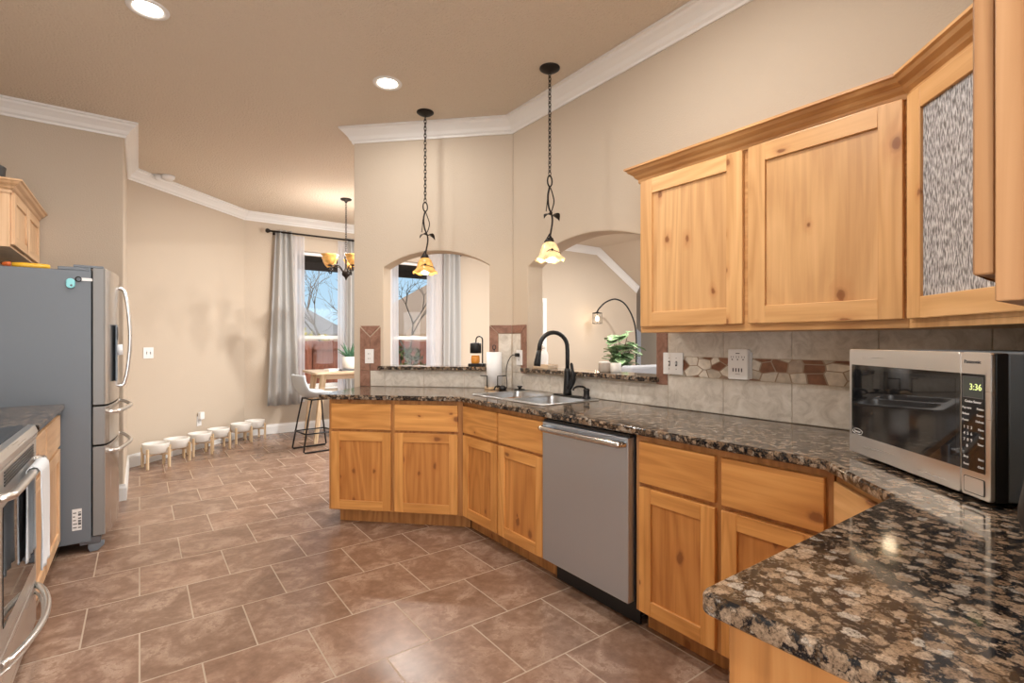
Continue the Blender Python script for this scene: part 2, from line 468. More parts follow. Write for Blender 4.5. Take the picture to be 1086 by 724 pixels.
def mosaic_mat():
    m, n, l, b = new_mat('broken_stone_mosaic')
    tc = n.new('ShaderNodeTexCoord'); mp = n.new('ShaderNodeMapping'); mp.inputs['Scale'].default_value = (14, 1, 21)
    l.new(tc.outputs['Object'], mp.inputs['Vector'])
    s2 = n.new('ShaderNodeSeparateXYZ'); c2 = n.new('ShaderNodeCombineXYZ'); l.new(mp.outputs[0], s2.inputs[0]); l.new(s2.outputs['X'], c2.inputs[0]); l.new(s2.outputs['Z'], c2.inputs[1])
    vd = n.new('ShaderNodeTexVoronoi'); vd.voronoi_dimensions = '2D'; vd.feature = 'DISTANCE_TO_EDGE'; vd.inputs['Scale'].default_value = 1.0; l.new(c2.outputs[0], vd.inputs['Vector'])
    vc = n.new('ShaderNodeTexVoronoi'); vc.voronoi_dimensions = '2D'; vc.inputs['Scale'].default_value = 1.0; l.new(c2.outputs[0], vc.inputs['Vector'])
    sc = n.new('ShaderNodeSeparateColor'); l.new(vc.outputs['Color'], sc.inputs[0])
    r = ramp(n, [(0.0, (0.19, 0.075, 0.04)), (0.44, (0.25, 0.115, 0.065)), (0.46, (0.52, 0.46, 0.38)), (1.0, (0.76, 0.71, 0.63))]); r.color_ramp.interpolation = 'LINEAR'
    l.new(sc.outputs[0], r.inputs[0])
    n1 = n.new('ShaderNodeTexNoise'); n1.inputs['Scale'].default_value = 30; n1.inputs['Detail'].default_value = 5; l.new(tc.outputs['Object'], n1.inputs['Vector'])
    v = ramp(n, [(0.3, (0.75, 0.75, 0.75)), (0.7, (1.15, 1.15, 1.15))]); l.new(n1.outputs['Fac'], v.inputs[0])
    c = mixc(n, l, 1.0, r.outputs[0], v.outputs[0], 'MULTIPLY')
    f = ramp(n, [(0.035, (0, 0, 0)), (0.055, (1, 1, 1))]); l.new(vd.outputs['Distance'], f.inputs[0])
    c = mixc(n, l, f.outputs[0], (0.33, 0.25, 0.18), c)
    l.new(c, b.inputs['Base Color']); b.inputs['Roughness'].default_value = 0.45
    return m
def brushed(name, col, rough, sc):
    m, n, l, b = new_mat(name)
    tc = n.new('ShaderNodeTexCoord'); mp = n.new('ShaderNodeMapping'); mp.inputs['Scale'].default_value = sc
    n1 = n.new('ShaderNodeTexNoise'); n1.inputs['Scale'].default_value = 1; n1.inputs['Detail'].default_value = 4
    l.new(tc.outputs['Object'], mp.inputs['Vector']); l.new(mp.outputs[0], n1.inputs['Vector'])
    b.inputs['Base Color'].default_value = (*col, 1); b.inputs['Metallic'].default_value = 1.0
    rr = math_n(n, l, 'MULTIPLY_ADD', n1.outputs['Fac'], 0.16, rough - 0.08); l.new(rr, b.inputs['Roughness'])
    bu = n.new('ShaderNodeBump'); bu.inputs['Strength'].default_value = 0.012; bu.inputs['Distance'].default_value = 0.001
    l.new(n1.outputs['Fac'], bu.inputs['Height']); l.new(bu.outputs[0], b.inputs['Normal'])
    return m
def wall_mat(name, col, bump=0.35, sc=110, bd=0.005):
    return plain(name, col, 0.85, 0, 0.2, bump=bump, bscale=sc, bdist=bd)
def sheer_mat():
    m, n, l, b = new_mat('white_sheer')
    out = n['Material Output']
    t = n.new('ShaderNodeBsdfTransparent'); d = n.new('ShaderNodeBsdfDiffuse'); tr = n.new('ShaderNodeBsdfTranslucent')
    d.inputs[0].default_value = (0.86, 0.86, 0.90, 1); tr.inputs[0].default_value = (0.86, 0.86, 0.90, 1)
    a = n.new('ShaderNodeMixShader'); a.inputs[0].default_value = 0.55; l.new(d.outputs[0], a.inputs[1]); l.new(tr.outputs[0], a.inputs[2])
    c = n.new('ShaderNodeMixShader'); c.inputs[0].default_value = 0.72; l.new(t.outputs[0], c.inputs[1]); l.new(a.outputs[0], c.inputs[2])
    l.new(c.outputs[0], out.inputs['Surface']); return m
def pane_mat():
    m, n, l, b = new_mat('window_glass')
    out = n['Material Output']
    t = n.new('ShaderNodeBsdfTransparent'); g = n.new('ShaderNodeBsdfGlossy'); g.inputs['Roughness'].default_value = 0.02
    a = n.new('ShaderNodeMixShader'); a.inputs[0].default_value = 0.012; l.new(t.outputs[0], a.inputs[1]); l.new(g.outputs[0], a.inputs[2])
    l.new(a.outputs[0], out.inputs['Surface']); return m
def rain_glass():
    m, n, l, b = new_mat('rain_glass')
    tc = n.new('ShaderNodeTexCoord'); mp = n.new('ShaderNodeMapping'); mp.inputs['Scale'].default_value = (210, 210, 42)
    n1 = n.new('ShaderNodeTexNoise'); n1.inputs['Scale'].default_value = 1.0; n1.inputs['Detail'].default_value = 3
    l.new(tc.outputs['Object'], mp.inputs['Vector']); l.new(mp.outputs[0], n1.inputs['Vector'])
    r = ramp(n, [(0.38, (0.20, 0.20, 0.21)), (0.5, (0.52, 0.52, 0.54)), (0.61, (0.92, 0.93, 0.96))]); l.new(n1.outputs['Fac'], r.inputs[0])  # bright sparkle of the ripples painted into the colour
    bu = n.new('ShaderNodeBump'); bu.inputs['Strength'].default_value = 0.9; bu.inputs['Distance'].default_value = 0.004
    l.new(n1.outputs['Fac'], bu.inputs['Height'])
    l.new(r.outputs[0], b.inputs['Base Color']); l.new(bu.outputs[0], b.inputs['Normal'])
    b.inputs['Roughness'].default_value = 0.18
    b.inputs['Specular IOR Level'].default_value = 0.8
    b.inputs['Transmission Weight'].default_value = 0.35
    return m
def amber_glass(name, col, em, es):
    m, n, l, b = new_mat(name)
    tc = n.new('ShaderNodeTexCoord'); n1 = n.new('ShaderNodeTexNoise'); n1.inputs['Scale'].default_value = 22; n1.inputs['Detail'].default_value = 4
    l.new(tc.outputs['Object'], n1.inputs['Vector'])
    r = ramp(n, [(0.3, tuple(c*0.55 for c in col)), (0.6, col), (0.8, tuple(min(1, c*1.25) for c in col))]); l.new(n1.outputs['Fac'], r.inputs[0])
    l.new(r.outputs[0], b.inputs['Base Color']); b.inputs['Roughness'].default_value = 0.25
    l.new(r.outputs[0], b.inputs['Emission Color']); b.inputs['Emission Strength'].default_value = es
    b.inputs['Subsurface Weight'].default_value = 0.0
    return m

M = dict(
    wall=wall_mat('tan_wall_paint', (0.54, 0.458, 0.367)),
    ceil=wall_mat('tan_ceiling_texture', (0.70, 0.615, 0.51), 1.0, 70, 0.012),  # wall paint lightened, bounce light put into the ceiling's colour
    white=plain('white_trim_paint', (0.80, 0.80, 0.79), 0.35),
    floor=floor_mat(),
    beige=stone('beige_wall_tile', (0.46, 0.415, 0.355), (0.62, 0.575, 0.51), (0.74, 0.70, 0.64), sc=14),
    brown=stone('brown_border_tile', (0.17, 0.085, 0.058), (0.26, 0.135, 0.095), (0.34, 0.195, 0.145), sc=16),
    mosaic=mosaic_mat(),
    grout=plain('pale_grout', (0.52, 0.43, 0.33), 0.8),
    steel=brushed('brushed_steel', (0.74, 0.73, 0.71), 0.30, (2, 2, 160)),
    steelv=brushed('brushed_steel_upright', (0.60, 0.69, 0.80), 0.40, (140, 140, 1.5)),
    chrome=plain('polished_steel', (0.62, 0.62, 0.62), 0.16, 1.0),
    sink=plain('satin_steel', (0.58, 0.59, 0.60), 0.30, 1.0),
    fsteel=brushed('fridge_steel', (0.60, 0.58, 0.56), 0.24, (160, 160, 2)),
    fgrey=plain('fridge_grey_paint', (0.150, 0.172, 0.200), 0.45, bump=0.08, bscale=500),
    fside=plain('satin_grey_door_edge', (0.22, 0.215, 0.21), 0.38),
    mgrey=plain('slate_grey_paint', (0.165, 0.200, 0.235), 0.5),
    black=plain('black_plastic', (0.010, 0.010, 0.011), 0.35),
    blackmetal=plain('matte_black_metal', (0.012, 0.012, 0.013), 0.42, 0.3),
    iron=plain('dark_bronze_iron', (0.022, 0.017, 0.014), 0.45, 0.6),
    bglass=plain('black_glass', (0.008, 0.008, 0.009), 0.03, 0, 0.7),
    mglass=plain('microwave_glass', (0.012, 0.012, 0.012), 0.05, 0, 0.9),
    whitep=plain('white_plastic', (0.82, 0.82, 0.82), 0.4),
    greyp=plain('grey_marking', (0.10, 0.10, 0.11), 0.5),
    curtain=plain('grey_linen', (0.44, 0.435, 0.425), 0.9, bump=0.2, bscale=600),
    sheer=sheer_mat(), pane=pane_mat(), rain=rain_glass(),
    shade=amber_glass('amber_shade_glass', (0.80, 0.42, 0.12), 0, 0.35),
    shade2=amber_glass('lit_amber_shade_glass', (0.92, 0.66, 0.33), 0, 0.60),  # same amber glass, glow of the lit bulb put into its colour
    bulb=plain('lit_bulb', (1, 0.95, 0.85), 0.3, emit=(1.0, 0.86, 0.64), es=6.0),
    lens=plain('lit_can_lens', (1, 1, 1), 0.3, emit=(1.0, 0.93, 0.82), es=14.0),
    ceramic=plain('white_ceramic', (0.74, 0.72, 0.68), 0.35),
    stool=plain('pale_grey_leatherette', (0.47, 0.51, 0.54), 0.55),
    leaf=plain('aloe_green', (0.06, 0.15, 0.085), 0.45),
    amberwax=plain('amber_candle', (0.55, 0.22, 0.035), 0.25, emit=(0.8, 0.3, 0.05), es=0.15),
    paper=plain('white_paper', (0.84, 0.85, 0.87), 0.9, bump=0.25, bscale=250),
    towel=plain('white_terry', (0.72, 0.75, 0.78), 0.95, bump=0.5, bscale=700),
    taupe=plain('taupe_ceramic', (0.38, 0.33, 0.28), 0.6),
    yellow=plain('yellow_plastic', (0.75, 0.42, 0.02), 0.4),
    orange=plain('orange_plastic', (0.55, 0.11, 0.015), 0.4),
    aqua=plain('aqua_plastic', (0.25, 0.66, 0.72), 0.4),
    sofa=plain('pale_grey_upholstery', (0.27, 0.27, 0.28), 0.95, bump=0.3, bscale=400),
    bluewall=wall_mat('blue_shade_wall', (0.60, 0.65, 0.72)),  # hall wall, bluish shade put into its colour
    fence=wood('red_brown_fence', 'Z', (0.20, 0.062, 0.032), (0.30, 0.095, 0.05), (0.37, 0.125, 0.07), 0, 0.8),
    roof=plain('brown_shingle', (0.25, 0.165, 0.105), 0.9, bump=0.6, bscale=20),
    roofg=plain('grey_shingle', (0.17, 0.155, 0.145), 0.9, bump=0.6, bscale=20),
    brick=plain('tan_brick', (0.42, 0.30, 0.23), 0.9),
    soffit=plain('dark_soffit', (0.055, 0.042, 0.035), 0.7),
    bark=plain('grey_bark', (0.15, 0.115, 0.09), 0.9),
    bush=plain('olive_foliage', (0.12, 0.14, 0.035), 0.8),
    bushy=plain('yellow_foliage', (0.42, 0.34, 0.03), 0.8),
    grass=plain('dry_lawn', (0.22, 0.19, 0.10), 0.95),
    lcd=plain('display_glass', (0.06, 0.07, 0.065), 0.15),
    digit=plain('lit_digits', (0.6, 0.7, 0.25), 0.4, emit=(0.62, 0.72, 0.28), es=0.9),
)

# ------------------------------------------------------------------ room shell
S2 = math.sqrt(0.5)
mb = MB(); mb.box(-1.3, 11.3, -2.8, 9.2, -0.12, 0.0); struct(mb.build('floor', M['floor']))
mb = MB(); mb.box(-1.3, 2.8, -2.8, 7.9, CEIL, CEIL+0.12); struct(mb.build('ceiling', M['ceil']))
# living room ceiling: flat, then sloping down towards the right end
mb = MB(); mb.prism([(2.8, 3.29), (7.92, 3.29), (9.2, 2.559), (9.2, 2.70), (7.95, 3.41), (2.8, 3.41)], -0.6, 7.9, 'y')
mb.prism([(9.2, 2.559), (11.3, 1.36), (11.3, 1.5), (9.2, 2.70)], -0.6, 9.2, 'y')
mb.box(2.8, 2.86, -0.6, 7.9, CEIL, 3.29)
struct(mb.build('ceiling_living', M['ceil']))

def wall_holes(mb, x0, x1, z0, z1, holes, y0, y1):
    x = x0
    for (a, b, c, d) in sorted(holes):
        mb.box(x, a, y0, y1, z0, z1)
        if c > z0: mb.box(a, b, y0, y1, z0, c)
        mb.box(a, b, y0, y1, d, z1); x = b
    mb.box(x, x1, y0, y1, z0, z1)
mb = MB(); mb.T = Matrix.Rotation(R(90), 4, 'Z'); wall_holes(mb, -2.5, 5.2, 0, CEIL, [(-2.2, -0.75, 0.05, 2.6)], 1.0, 1.15); struct(mb.build('wall_left', M['wall']))  # opening added out of view to let fill light in
mb = MB(); mb.prism([(-1.15, 5.2), (-0.112, 5.2), (-0.1035, 5.2035), (-0.10, 5.212), (-0.10, 6.49), (-0.2, 6.64), (-1.15, 6.64)], 0, CEIL)
struct(mb.build('wall_alcove', M['wall']))
mb = MB(); mb.prism([(-0.10, 6.49), (1.15, 7.74), (1.15, 7.90), (1.08, 7.90), (-0.2, 6.64)], 0, CEIL); struct(mb.build('wall_nook', M['wall']))

W1 = (1.80, 2.58, 0.62, 2.60); W2 = (3.26, 4.06, 0.62, 2.60); D1 = (5.46, 6.41, 0.0, 2.06)
mb = MB(); wall_holes(mb, 1.15, 9.2, 0, 3.30, [W1, W2, D1], 7.74, 7.90); struct(mb.build('wall_far', M['wall']))
mb = MB(); mb.box(9.05, 9.2, 7.90, 9.1, 0, 3.3); mb.box(9.2, 11.2, 9.1, 9.25, 0, 3.3); struct(mb.build('wall_hall', M['bluewall']))
mb = MB(); mb.box(11.0, 11.15, -0.5, 9.1, 0, 3.3); struct(mb.build('wall_living_right', M['wall']))
mb = MB(); wall_holes(mb, 2.55, 11.0, 0, 3.3, [(4.0, 6.2, 0.5, 2.3), (7.2, 9.6, 0.5, 2.3)], -0.5, -0.35); struct(mb.build('wall_living_rear', M['wall']))  # unseen openings added to bring sky light in
mb = MB(); wall_holes(mb, -1.15, 2.55, 0, CEIL, [(-1.0, 2.3, 0.05, 2.80)], -2.5, -2.35); struct(mb.build('wall_rear', M['wall']))  # wide unseen opening, added to light the kitchen from behind
mb = MB(); mb.box(0.74, 2.55, -0.35, -0.19, 0, CEIL); struct(mb.build('wall_near', M['wall']))
mb = MB(); mb.box(2.40, 2.55, -2.35, -0.352, 0, CEIL); struct(mb.build('wall_near_return', M['wall']))

def arch_wall(mb, L, H, u0, u1, sill, spring, rise, t, e0=0.0, e1=0.0):
    # local frame: x along wall, y into wall, z up. e0/e1 widen the back face at each end (mitred corners)
    hw = (u1-u0)/2; uc = (u0+u1)/2
    rad = (hw*hw + rise*rise)/(2*rise); a = math.asin(hw/rad); zc = spring + rise - rad
    top = [(uc + rad*math.sin(-a + 2*a*i/24), zc + rad*math.cos(-a + 2*a*i/24)) for i in range(25)]
    n0 = len(mb.v)
    T = mb.T; mb.T = None
    mb.prism([(0, 0), (L, 0), (L, H), (0, H)], 0, t, 'y', [[(u0, sill)] + top + [(u1, sill)]])
    for k in range(n0, len(mb.v)):
        v = mb.v[k]
        if v.y > t-1e-6:
            if v.x < 1e-6: v.x -= e0
            elif v.x > L-1e-6: v.x += e1
        if T is not None: mb.v[k] = T @ v
    mb.T = T
TN = 0.15*math.tan(R(22.5))
# right wall: local x runs from far (Y=3.27) to near
mb = MB(); mb.T = Matrix.Translation((2.40, 3.27, 0)) @ Matrix.Rotation(R(-90), 4, 'Z')
arch_wall(mb, 3.46, CEIL, 3.27-3.075, 3.27-1.862, 1.058, 1.865, 0.145, 0.15, TN, 0)
struct(mb.build('wall_right', M['wall'], bevel=0.008))
EL = 1.347
mb = MB(); mb.T = Matrix.Translation((2.40-EL*S2, 3.27+EL*S2, 0)) @ Matrix.Rotation(R(-45), 4, 'Z')
arch_wall(mb, EL, CEIL, EL-1.083, EL-0.190, 1.058, 1.905, 0.125, 0.15, 0, TN)
struct(mb.build('wall_end', M['wall'], bevel=0.008))

# crown moulding
CROWN = [(0.0, -0.118), (0.010, -0.118), (0.013, -0.104), (0.026, -0.092), (0.036, -0.070), (0.058, -0.046), (0.072, -0.034), (0.078, -0.020), (0.092, -0.016), (0.092, -0.001), (0.0, -0.001)]
mb = MB(); sweep(mb, [(-1.0, 5.2), (-0.10, 5.2), (-0.10, 6.49), (1.15, 7.74), (2.8, 7.74)], CROWN, -1, CEIL); struct(mb.build('trim_1', M['white']))
EC = (2.40-EL*S2, 3.27+EL*S2)
mb = MB(); sweep(mb, [(2.40, -0.19), (2.40, 3.27), EC, (EC[0]+0.105, EC[1]+0.105)], CROWN, 1, CEIL); struct(mb.build('trim_2', M['white']))
mb = MB(); sweep(mb, [(4.5, 7.74), (7.92, 7.74)], [(a, b*1.25) for a, b in CROWN], -1, 3.29)
sl = (3.29-2.546)/(9.2-7.92)
mb.add([(x, 7.74-o_, 3.29 - sl*(x-7.92) + dz*1.3) for x in (7.92, 9.2) for (o_, dz) in CROWN],
       [(j, (j+1) % 11, 11+(j+1) % 11, 11+j) for j in range(11)] + [tuple(range(11)), tuple(range(21, 10, -1))])
struct(mb.build('trim_3', M['white']))
# baseboards
BASE = [(0, 0), (0.016, 0), (0.016, 0.10), (0.010, 0.118), (0.008, 0.132), (0, 0.132)]
mb = MB(); sweep(mb, [(-0.35, 5.2), (-0.10, 5.2), (-0.10, 6.49), (1.15, 7.74), (5.37, 7.74)], BASE, -1, 0.001); struct(mb.build('baseboard_nook', M['white']))
mb = MB(); sweep(mb, [(6.50, 7.74), (9.2, 7.74)], BASE, -1, 0.001); struct(mb.build('baseboard_living', M['white']))

# windows and door in the far wall
def window(name, W):
    x0, x1, z0, z1 = W; xm = (z0+z1)/2 - 0.26
    root = bpy.data.objects.new(name, None); COL.objects.link(root); root.location = (0, 0, 0); struct(root)
    f = MB(); t = 0.045
    f.box(x0+.001, x0+t, 7.80, 7.86, z0+.001, z1-.001); f.box(x1-t, x1-.001, 7.80, 7.86, z0+.001, z1-.001)
    f.box(x0+t, x1-t, 7.80, 7.86, z0+.001, z0+t); f.box(x0+t, x1-t, 7.80, 7.86, z1-t, z1-.001)
    f.build('window_frame', M['white'], root, 0.003)
    s = MB(); s.box(x0+t, x1-t, 7.795, 7.845, 1.325, 1.375); s.box((x0+x1)/2-0.03, (x0+x1)/2+0.03, 7.78, 7.795, 1.372, 1.388)
    s.build('meeting_rail', M['white'], root, 0.003)
    p = MB(); p.box(x0+t, x1-t, 7.828, 7.832, z0+t, 1.325); p.build('lower_pane', M['pane'], root)
    p = MB(); p.box(x0+t, x1-t, 7.828, 7.832, 1.375, z1-t); p.build('upper_pane', M['pane'], root)
    s = MB(); s.box(x0-0.04, x1+0.04, 7.727, 7.739, z0-0.03, z0); s.build('window_sill', M['white'], root, 0.004)
    return root
window('window_1', W1); window('window_2', W2)
dr = bpy.data.objects.new('door_1', None); COL.objects.link(dr); struct(dr)
mb = MB(); mb.box(5.49, 6.38, 7.80, 7.845, 0.005, 2.03)
for (a, b, c, d) in ((5.58, 5.89, 0.2, 0.9), (5.98, 6.29, 0.2, 0.9), (5.58, 5.89, 1.05, 1.9), (5.98, 6.29, 1.05, 1.9)): mb.box(a, b, 7.79, 7.80, c, d)
mb.build('door_leaf', M['white'], dr, 0.004)
mb = MB(); mb.box(5.375, 5.459, 7.715, 7.739, 0, 2.14); mb.box(6.411, 6.495, 7.715, 7.739, 0, 2.14); mb.box(5.459, 6.411, 7.715, 7.739, 2.06, 2.14)
mb.box(5.461, 5.488, 7.74, 7.88, 0, 2.058); mb.box(6.382, 6.409, 7.74, 7.88, 0, 2.058)
mb.build('door_casing', M['white'], dr, 0.004)
mb = MB(); mb.tube([(6.32, 7.80, 1.02), (6.32, 7.75, 1.02)], 0.012); mb.ball((6.32, 7.735, 1.02), 0.03); mb.build('door_handle', M['iron'], dr)

# ------------------------------------------------------------------ wall tiling and sills
def frame_at(p, rz): return Matrix.Translation(p) @ Matrix.Rotation(rz, 4, 'Z')
def tiles(mb, x0, x1, z0, z1, joints, t=0.008, g=0.0017):
    xs = [x0] + [j for j in sorted(joints) if x0 < j < x1] + [x1]
    for a, b in zip(xs[:-1], xs[1:]): mb.box(a+g, b-g, -t, -0.0005, z0+g, z1-g)
def to_obj(name, mb, mats, loc, rz, bevel=0.0012):
    o = mb.build(name, mats, None, bevel, 1); o.location = loc; o.rotation_euler = (0, 0, rz); return struct(o)
# right wall, local x = 3.27 - Y
mb = MB(); yj = [3.27-(1.453+0.337*k) for k in range(-5, 7)]
RX1 = 3.27+0.185
mb.mat = 1; mb.box(0.002, 1.40, -0.004, -0.0004, CT+.001, 1.058); mb.box(1.40, RX1, -0.004, -0.0004, CT+.001, 1.36)
mb.box(0.002, 0.19, -0.004, -0.0004, CT+.001, 1.42)
mb.mat = 0
tiles(mb, 0.004, 1.48, CT+.001, 1.046, yj)
tiles(mb, 1.48, RX1, CT+.001, 1.100, yj)
tiles(mb, 1.48, RX1, 1.208, 1.36, yj)
tiles(mb, 0.004, 0.115, 1.046, 1.352, [])
mb.mat = 2
mb.box(1.4035, 1.4785, -0.010, -0.0005, 1.046, 1.42)
mb.prism([(0.117, 1.046), (0.187, 1.046), (0.187, 1.416), (0.117, 1.351)], -0.010, -0.0005, 'y')
mb.prism([(0.004, 1.354), (0.116, 1.354), (0.184, 1.42), (0.004, 1.42)], -0.010, -0.0005, 'y')
mb.mat = 3; mb.box(1.482, RX1, -0.008, -0.0005, 1.1015, 1.2065)
to_obj('trim_4', mb, [M['beige'], M['grout'], M['brown'], M['mosaic']], (2.40, 3.27, 0), R(-90))
# end wall, local x = EL - s
mb = MB()
mb.mat = 1; mb.box(0.05, EL-.006, -0.004, -0.0004, CT+.001, 1.058); mb.box(EL-0.19, EL-.006, -0.004, -0.0004, CT+.001, 1.42); mb.box(0.055, 0.24, -0.004, -0.0004, CT+.001, 1.42)
mb.mat = 0
tiles(mb, 0.150, EL-.008, CT+.001, 1.050, [EL-0.337*k-0.06 for k in range(5)])
tiles(mb, EL-0.115, EL-.008, 1.050, 1.352, [])
mb.mat = 2
xa, xm, xb = 0.058, 0.148, 0.240
mb.prism([(xa+.002, 1.05), (xm-.0015, 1.05), (xm-.0015, 1.325), (xa+.002, 1.408)], -0.010, -0.0005, 'y')
mb.prism([(xm+.0015, 1.05), (xb-.002, 1.05), (xb-.002, 1.408), (xm+.0015, 1.325)], -0.010, -0.0005, 'y')
mb.prism([(xa+.005, 1.42), (xm, 1.336), (xb-.005, 1.42)], -0.010, -0.0005, 'y')
mb.box(xa+.002, xm-.0015, -0.010, -0.0005, CT+.001, 1.047)
mb.prism([(EL-0.187, 1.05), (EL-0.117, 1.05), (EL-0.117, 1.351), (EL-0.187, 1.416)], -0.010, -0.0005, 'y')
mb.prism([(EL-.008, 1.354), (EL-.008, 1.42), (EL-0.184, 1.42), (EL-0.116, 1.354)], -0.010, -0.0005, 'y')
to_obj('trim_5', mb, [M['beige'], M['grout'], M['brown']], (EC[0], EC[1], 0), R(-45))
# granite sills in both arches
mb = MB(); mb.prism([(0.197, 0.15), (0.197, 0.002), (0.165, -0.012), (0.165, -0.055), (1.425, -0.055), (1.425, -0.012), (1.406, 0.002), (1.406, 0.15), (1.42, 0.19), (0.18, 0.19)], 1.059, 1.089)
o = mb.build('window_ledge', GRAN, None, 0.006, 2); o.location = (2.40, 3.27, 0); o.rotation_euler = (0, 0, R(-90))
tag(o, 'brown granite ledge across the right-hand arched opening behind the black faucet', 'ledge')
mb = MB(); x0, x1 = EL-1.081, EL-0.192
mb.prism([(x0, 0.15), (x0, 0.002), (x0-0.035, -0.012), (x0-0.035, -0.055), (x1+0.015, -0.055), (x1+0.015, -0.012), (x1, 0.002), (x1, 0.15), (x1+.01, 0.19), (x0-.03, 0.19)], 1.059, 1.089)
o = mb.build('window_ledge', GRAN, None, 0.006, 2); o.location = (EC[0], EC[1], 0); o.rotation_euler = (0, 0, R(-45))
tag(o, 'brown granite ledge across the left arched opening, carrying the candle lamp', 'ledge')

# ------------------------------------------------------------------ cabinets
def shaker(parent, x0, x1, z0, z1, mats, y1=0.0, t=0.02, st=0.062, name='door', glass=None):
    a = MB(); y0 = y1 - t
    a.mat = 0; a.box(x0, x0+st, y0, y1-.0005, z0, z1); a.box(x1-st, x1, y0, y1-.0005, z0, z1)
    a.mat = 1; a.box(x0+st, x1-st, y0, y1-.0005, z0, z0+st); a.box(x0+st, x1-st, y0, y1-.0005, z1-st, z1)
    d = a.build(name, [mats[0], mats[1]], parent, 0.0018, 1)
    p = MB(); p.box(x0+st+.0005, x1-st-.0005, y0+0.010, y1-.003, z0+st+.0005, z1-st-.0005)
    p.build('panel' if glass is None else 'glass_panel', glass or mats[2], d)
    return d
def slab(parent, x0, x1, z0, z1, mat, t=0.02, name='drawer'):
    a = MB(); a.box(x0, x1, -t, -.0005, z0, z1); return a.build(name, mat, parent, 0.004, 2)
def carcass(parent, w, d, mats, z0=0.10, z1=0.884, x0=0.0, toe=True):
    a = MB(); a.box(x0, w, 0, d, z0, z1); a.build('carcass', mats[3], parent, 0.001, 1)
    if toe:
        b = MB(); b.box(x0+.005, w-.005, 0.075, d-.02, 0.0, z0-.001); b.build('toe_kick', mats[3], parent)
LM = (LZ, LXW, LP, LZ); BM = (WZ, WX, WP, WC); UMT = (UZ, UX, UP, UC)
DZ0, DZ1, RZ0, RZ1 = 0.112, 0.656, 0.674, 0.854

# left leg of the peninsula (angled run below the left arch)
lx, ly = 1.785-0.985*S2, 2.993+0.985*S2
c = thing('base_cabinet', 'knotty wood base cabinet at the far left end, under the left arched opening', 'cabinet', (lx, ly, 0), R(-45), 'knotty wood base cabinets')
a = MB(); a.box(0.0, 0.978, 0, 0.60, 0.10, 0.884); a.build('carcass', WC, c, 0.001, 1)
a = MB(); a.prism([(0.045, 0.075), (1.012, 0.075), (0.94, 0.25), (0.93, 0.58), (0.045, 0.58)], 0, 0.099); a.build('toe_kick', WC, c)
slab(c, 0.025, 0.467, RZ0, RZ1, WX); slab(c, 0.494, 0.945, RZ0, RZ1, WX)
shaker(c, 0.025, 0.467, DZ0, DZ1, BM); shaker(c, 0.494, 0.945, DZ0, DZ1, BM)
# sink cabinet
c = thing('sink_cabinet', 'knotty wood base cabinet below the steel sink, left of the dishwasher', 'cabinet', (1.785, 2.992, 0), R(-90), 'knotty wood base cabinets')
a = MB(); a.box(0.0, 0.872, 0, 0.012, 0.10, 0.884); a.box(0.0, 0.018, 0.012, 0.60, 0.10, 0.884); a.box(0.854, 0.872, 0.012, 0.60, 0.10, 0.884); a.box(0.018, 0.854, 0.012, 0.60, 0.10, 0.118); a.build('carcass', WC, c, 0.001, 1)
a = MB(); a.prism([(-0.027, 0.075), (0.867, 0.075), (0.867, 0.58), (0.06, 0.58), (0.045, 0.25)], 0, 0.099); a.build('toe_kick', WC, c)
slab(c, 0.014, 0.414, RZ0, RZ1, WX, name='false_drawer_front'); slab(c, 0.434, 0.858, RZ0, RZ1, WX, name='false_drawer_front')
shaker(c, 0.014, 0.414, DZ0, DZ1, BM); shaker(c, 0.434, 0.858, DZ0, DZ1, BM)
# cabinet right of dishwasher
c = thing('base_cabinet', 'knotty wood two-door base cabinet right of the dishwasher', 'cabinet', (1.785, 1.502, 0), R(-90), 'knotty wood base cabinets')
carcass(c, 0.800, 0.60, BM)
slab(c, 0.030, 0.394, RZ0, RZ1, WX); slab(c, 0.420, 0.778, RZ0, RZ1, WX)
shaker(c, 0.030, 0.394, DZ0, DZ1, BM); shaker(c, 0.420, 0.778, DZ0, DZ1, BM)
# diagonal corner cabinet
c = thing('corner_cabinet', 'diagonal wood corner base cabinet under the microwave, seen beyond the near counter', 'cabinet', (1.786, 0.699, 0), R(-135), 'knotty wood base cabinets')
a = MB(); a.prism([(0.002, 0.001), (0.408, 0.001), (0.79, 0.383), (0.41, 0.79), (-0.385, 0.385)], 0.10, 0.884); a.build('carcass', UC, c, 0.001, 1)
a = MB(); a.box(-0.03, 0.44, 0.075, 0.35, 0, 0.099); a.build('toe_kick', UC, c)
slab(c, 0.03, 0.38, RZ0, RZ1, UX); shaker(c, 0.03, 0.38, DZ0, DZ1, UMT)
# near peninsula cabinet
c = thing('base_cabinet', 'plain-ended wood base cabinet under the nearest counter corner', 'cabinet', (1.49, 0.408, 0), R(180), 'knotty wood base cabinets')
carcass(c, 0.785, 0.585, BM)
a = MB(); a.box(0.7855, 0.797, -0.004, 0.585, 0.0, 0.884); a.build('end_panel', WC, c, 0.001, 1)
slab(c, 0.02, 0.38, RZ0, RZ1, WX); slab(c, 0.405, 0.765, RZ0, RZ1, WX)
shaker(c, 0.02, 0.38, DZ0, DZ1, BM); shaker(c, 0.405, 0.765, DZ0, DZ1, BM)

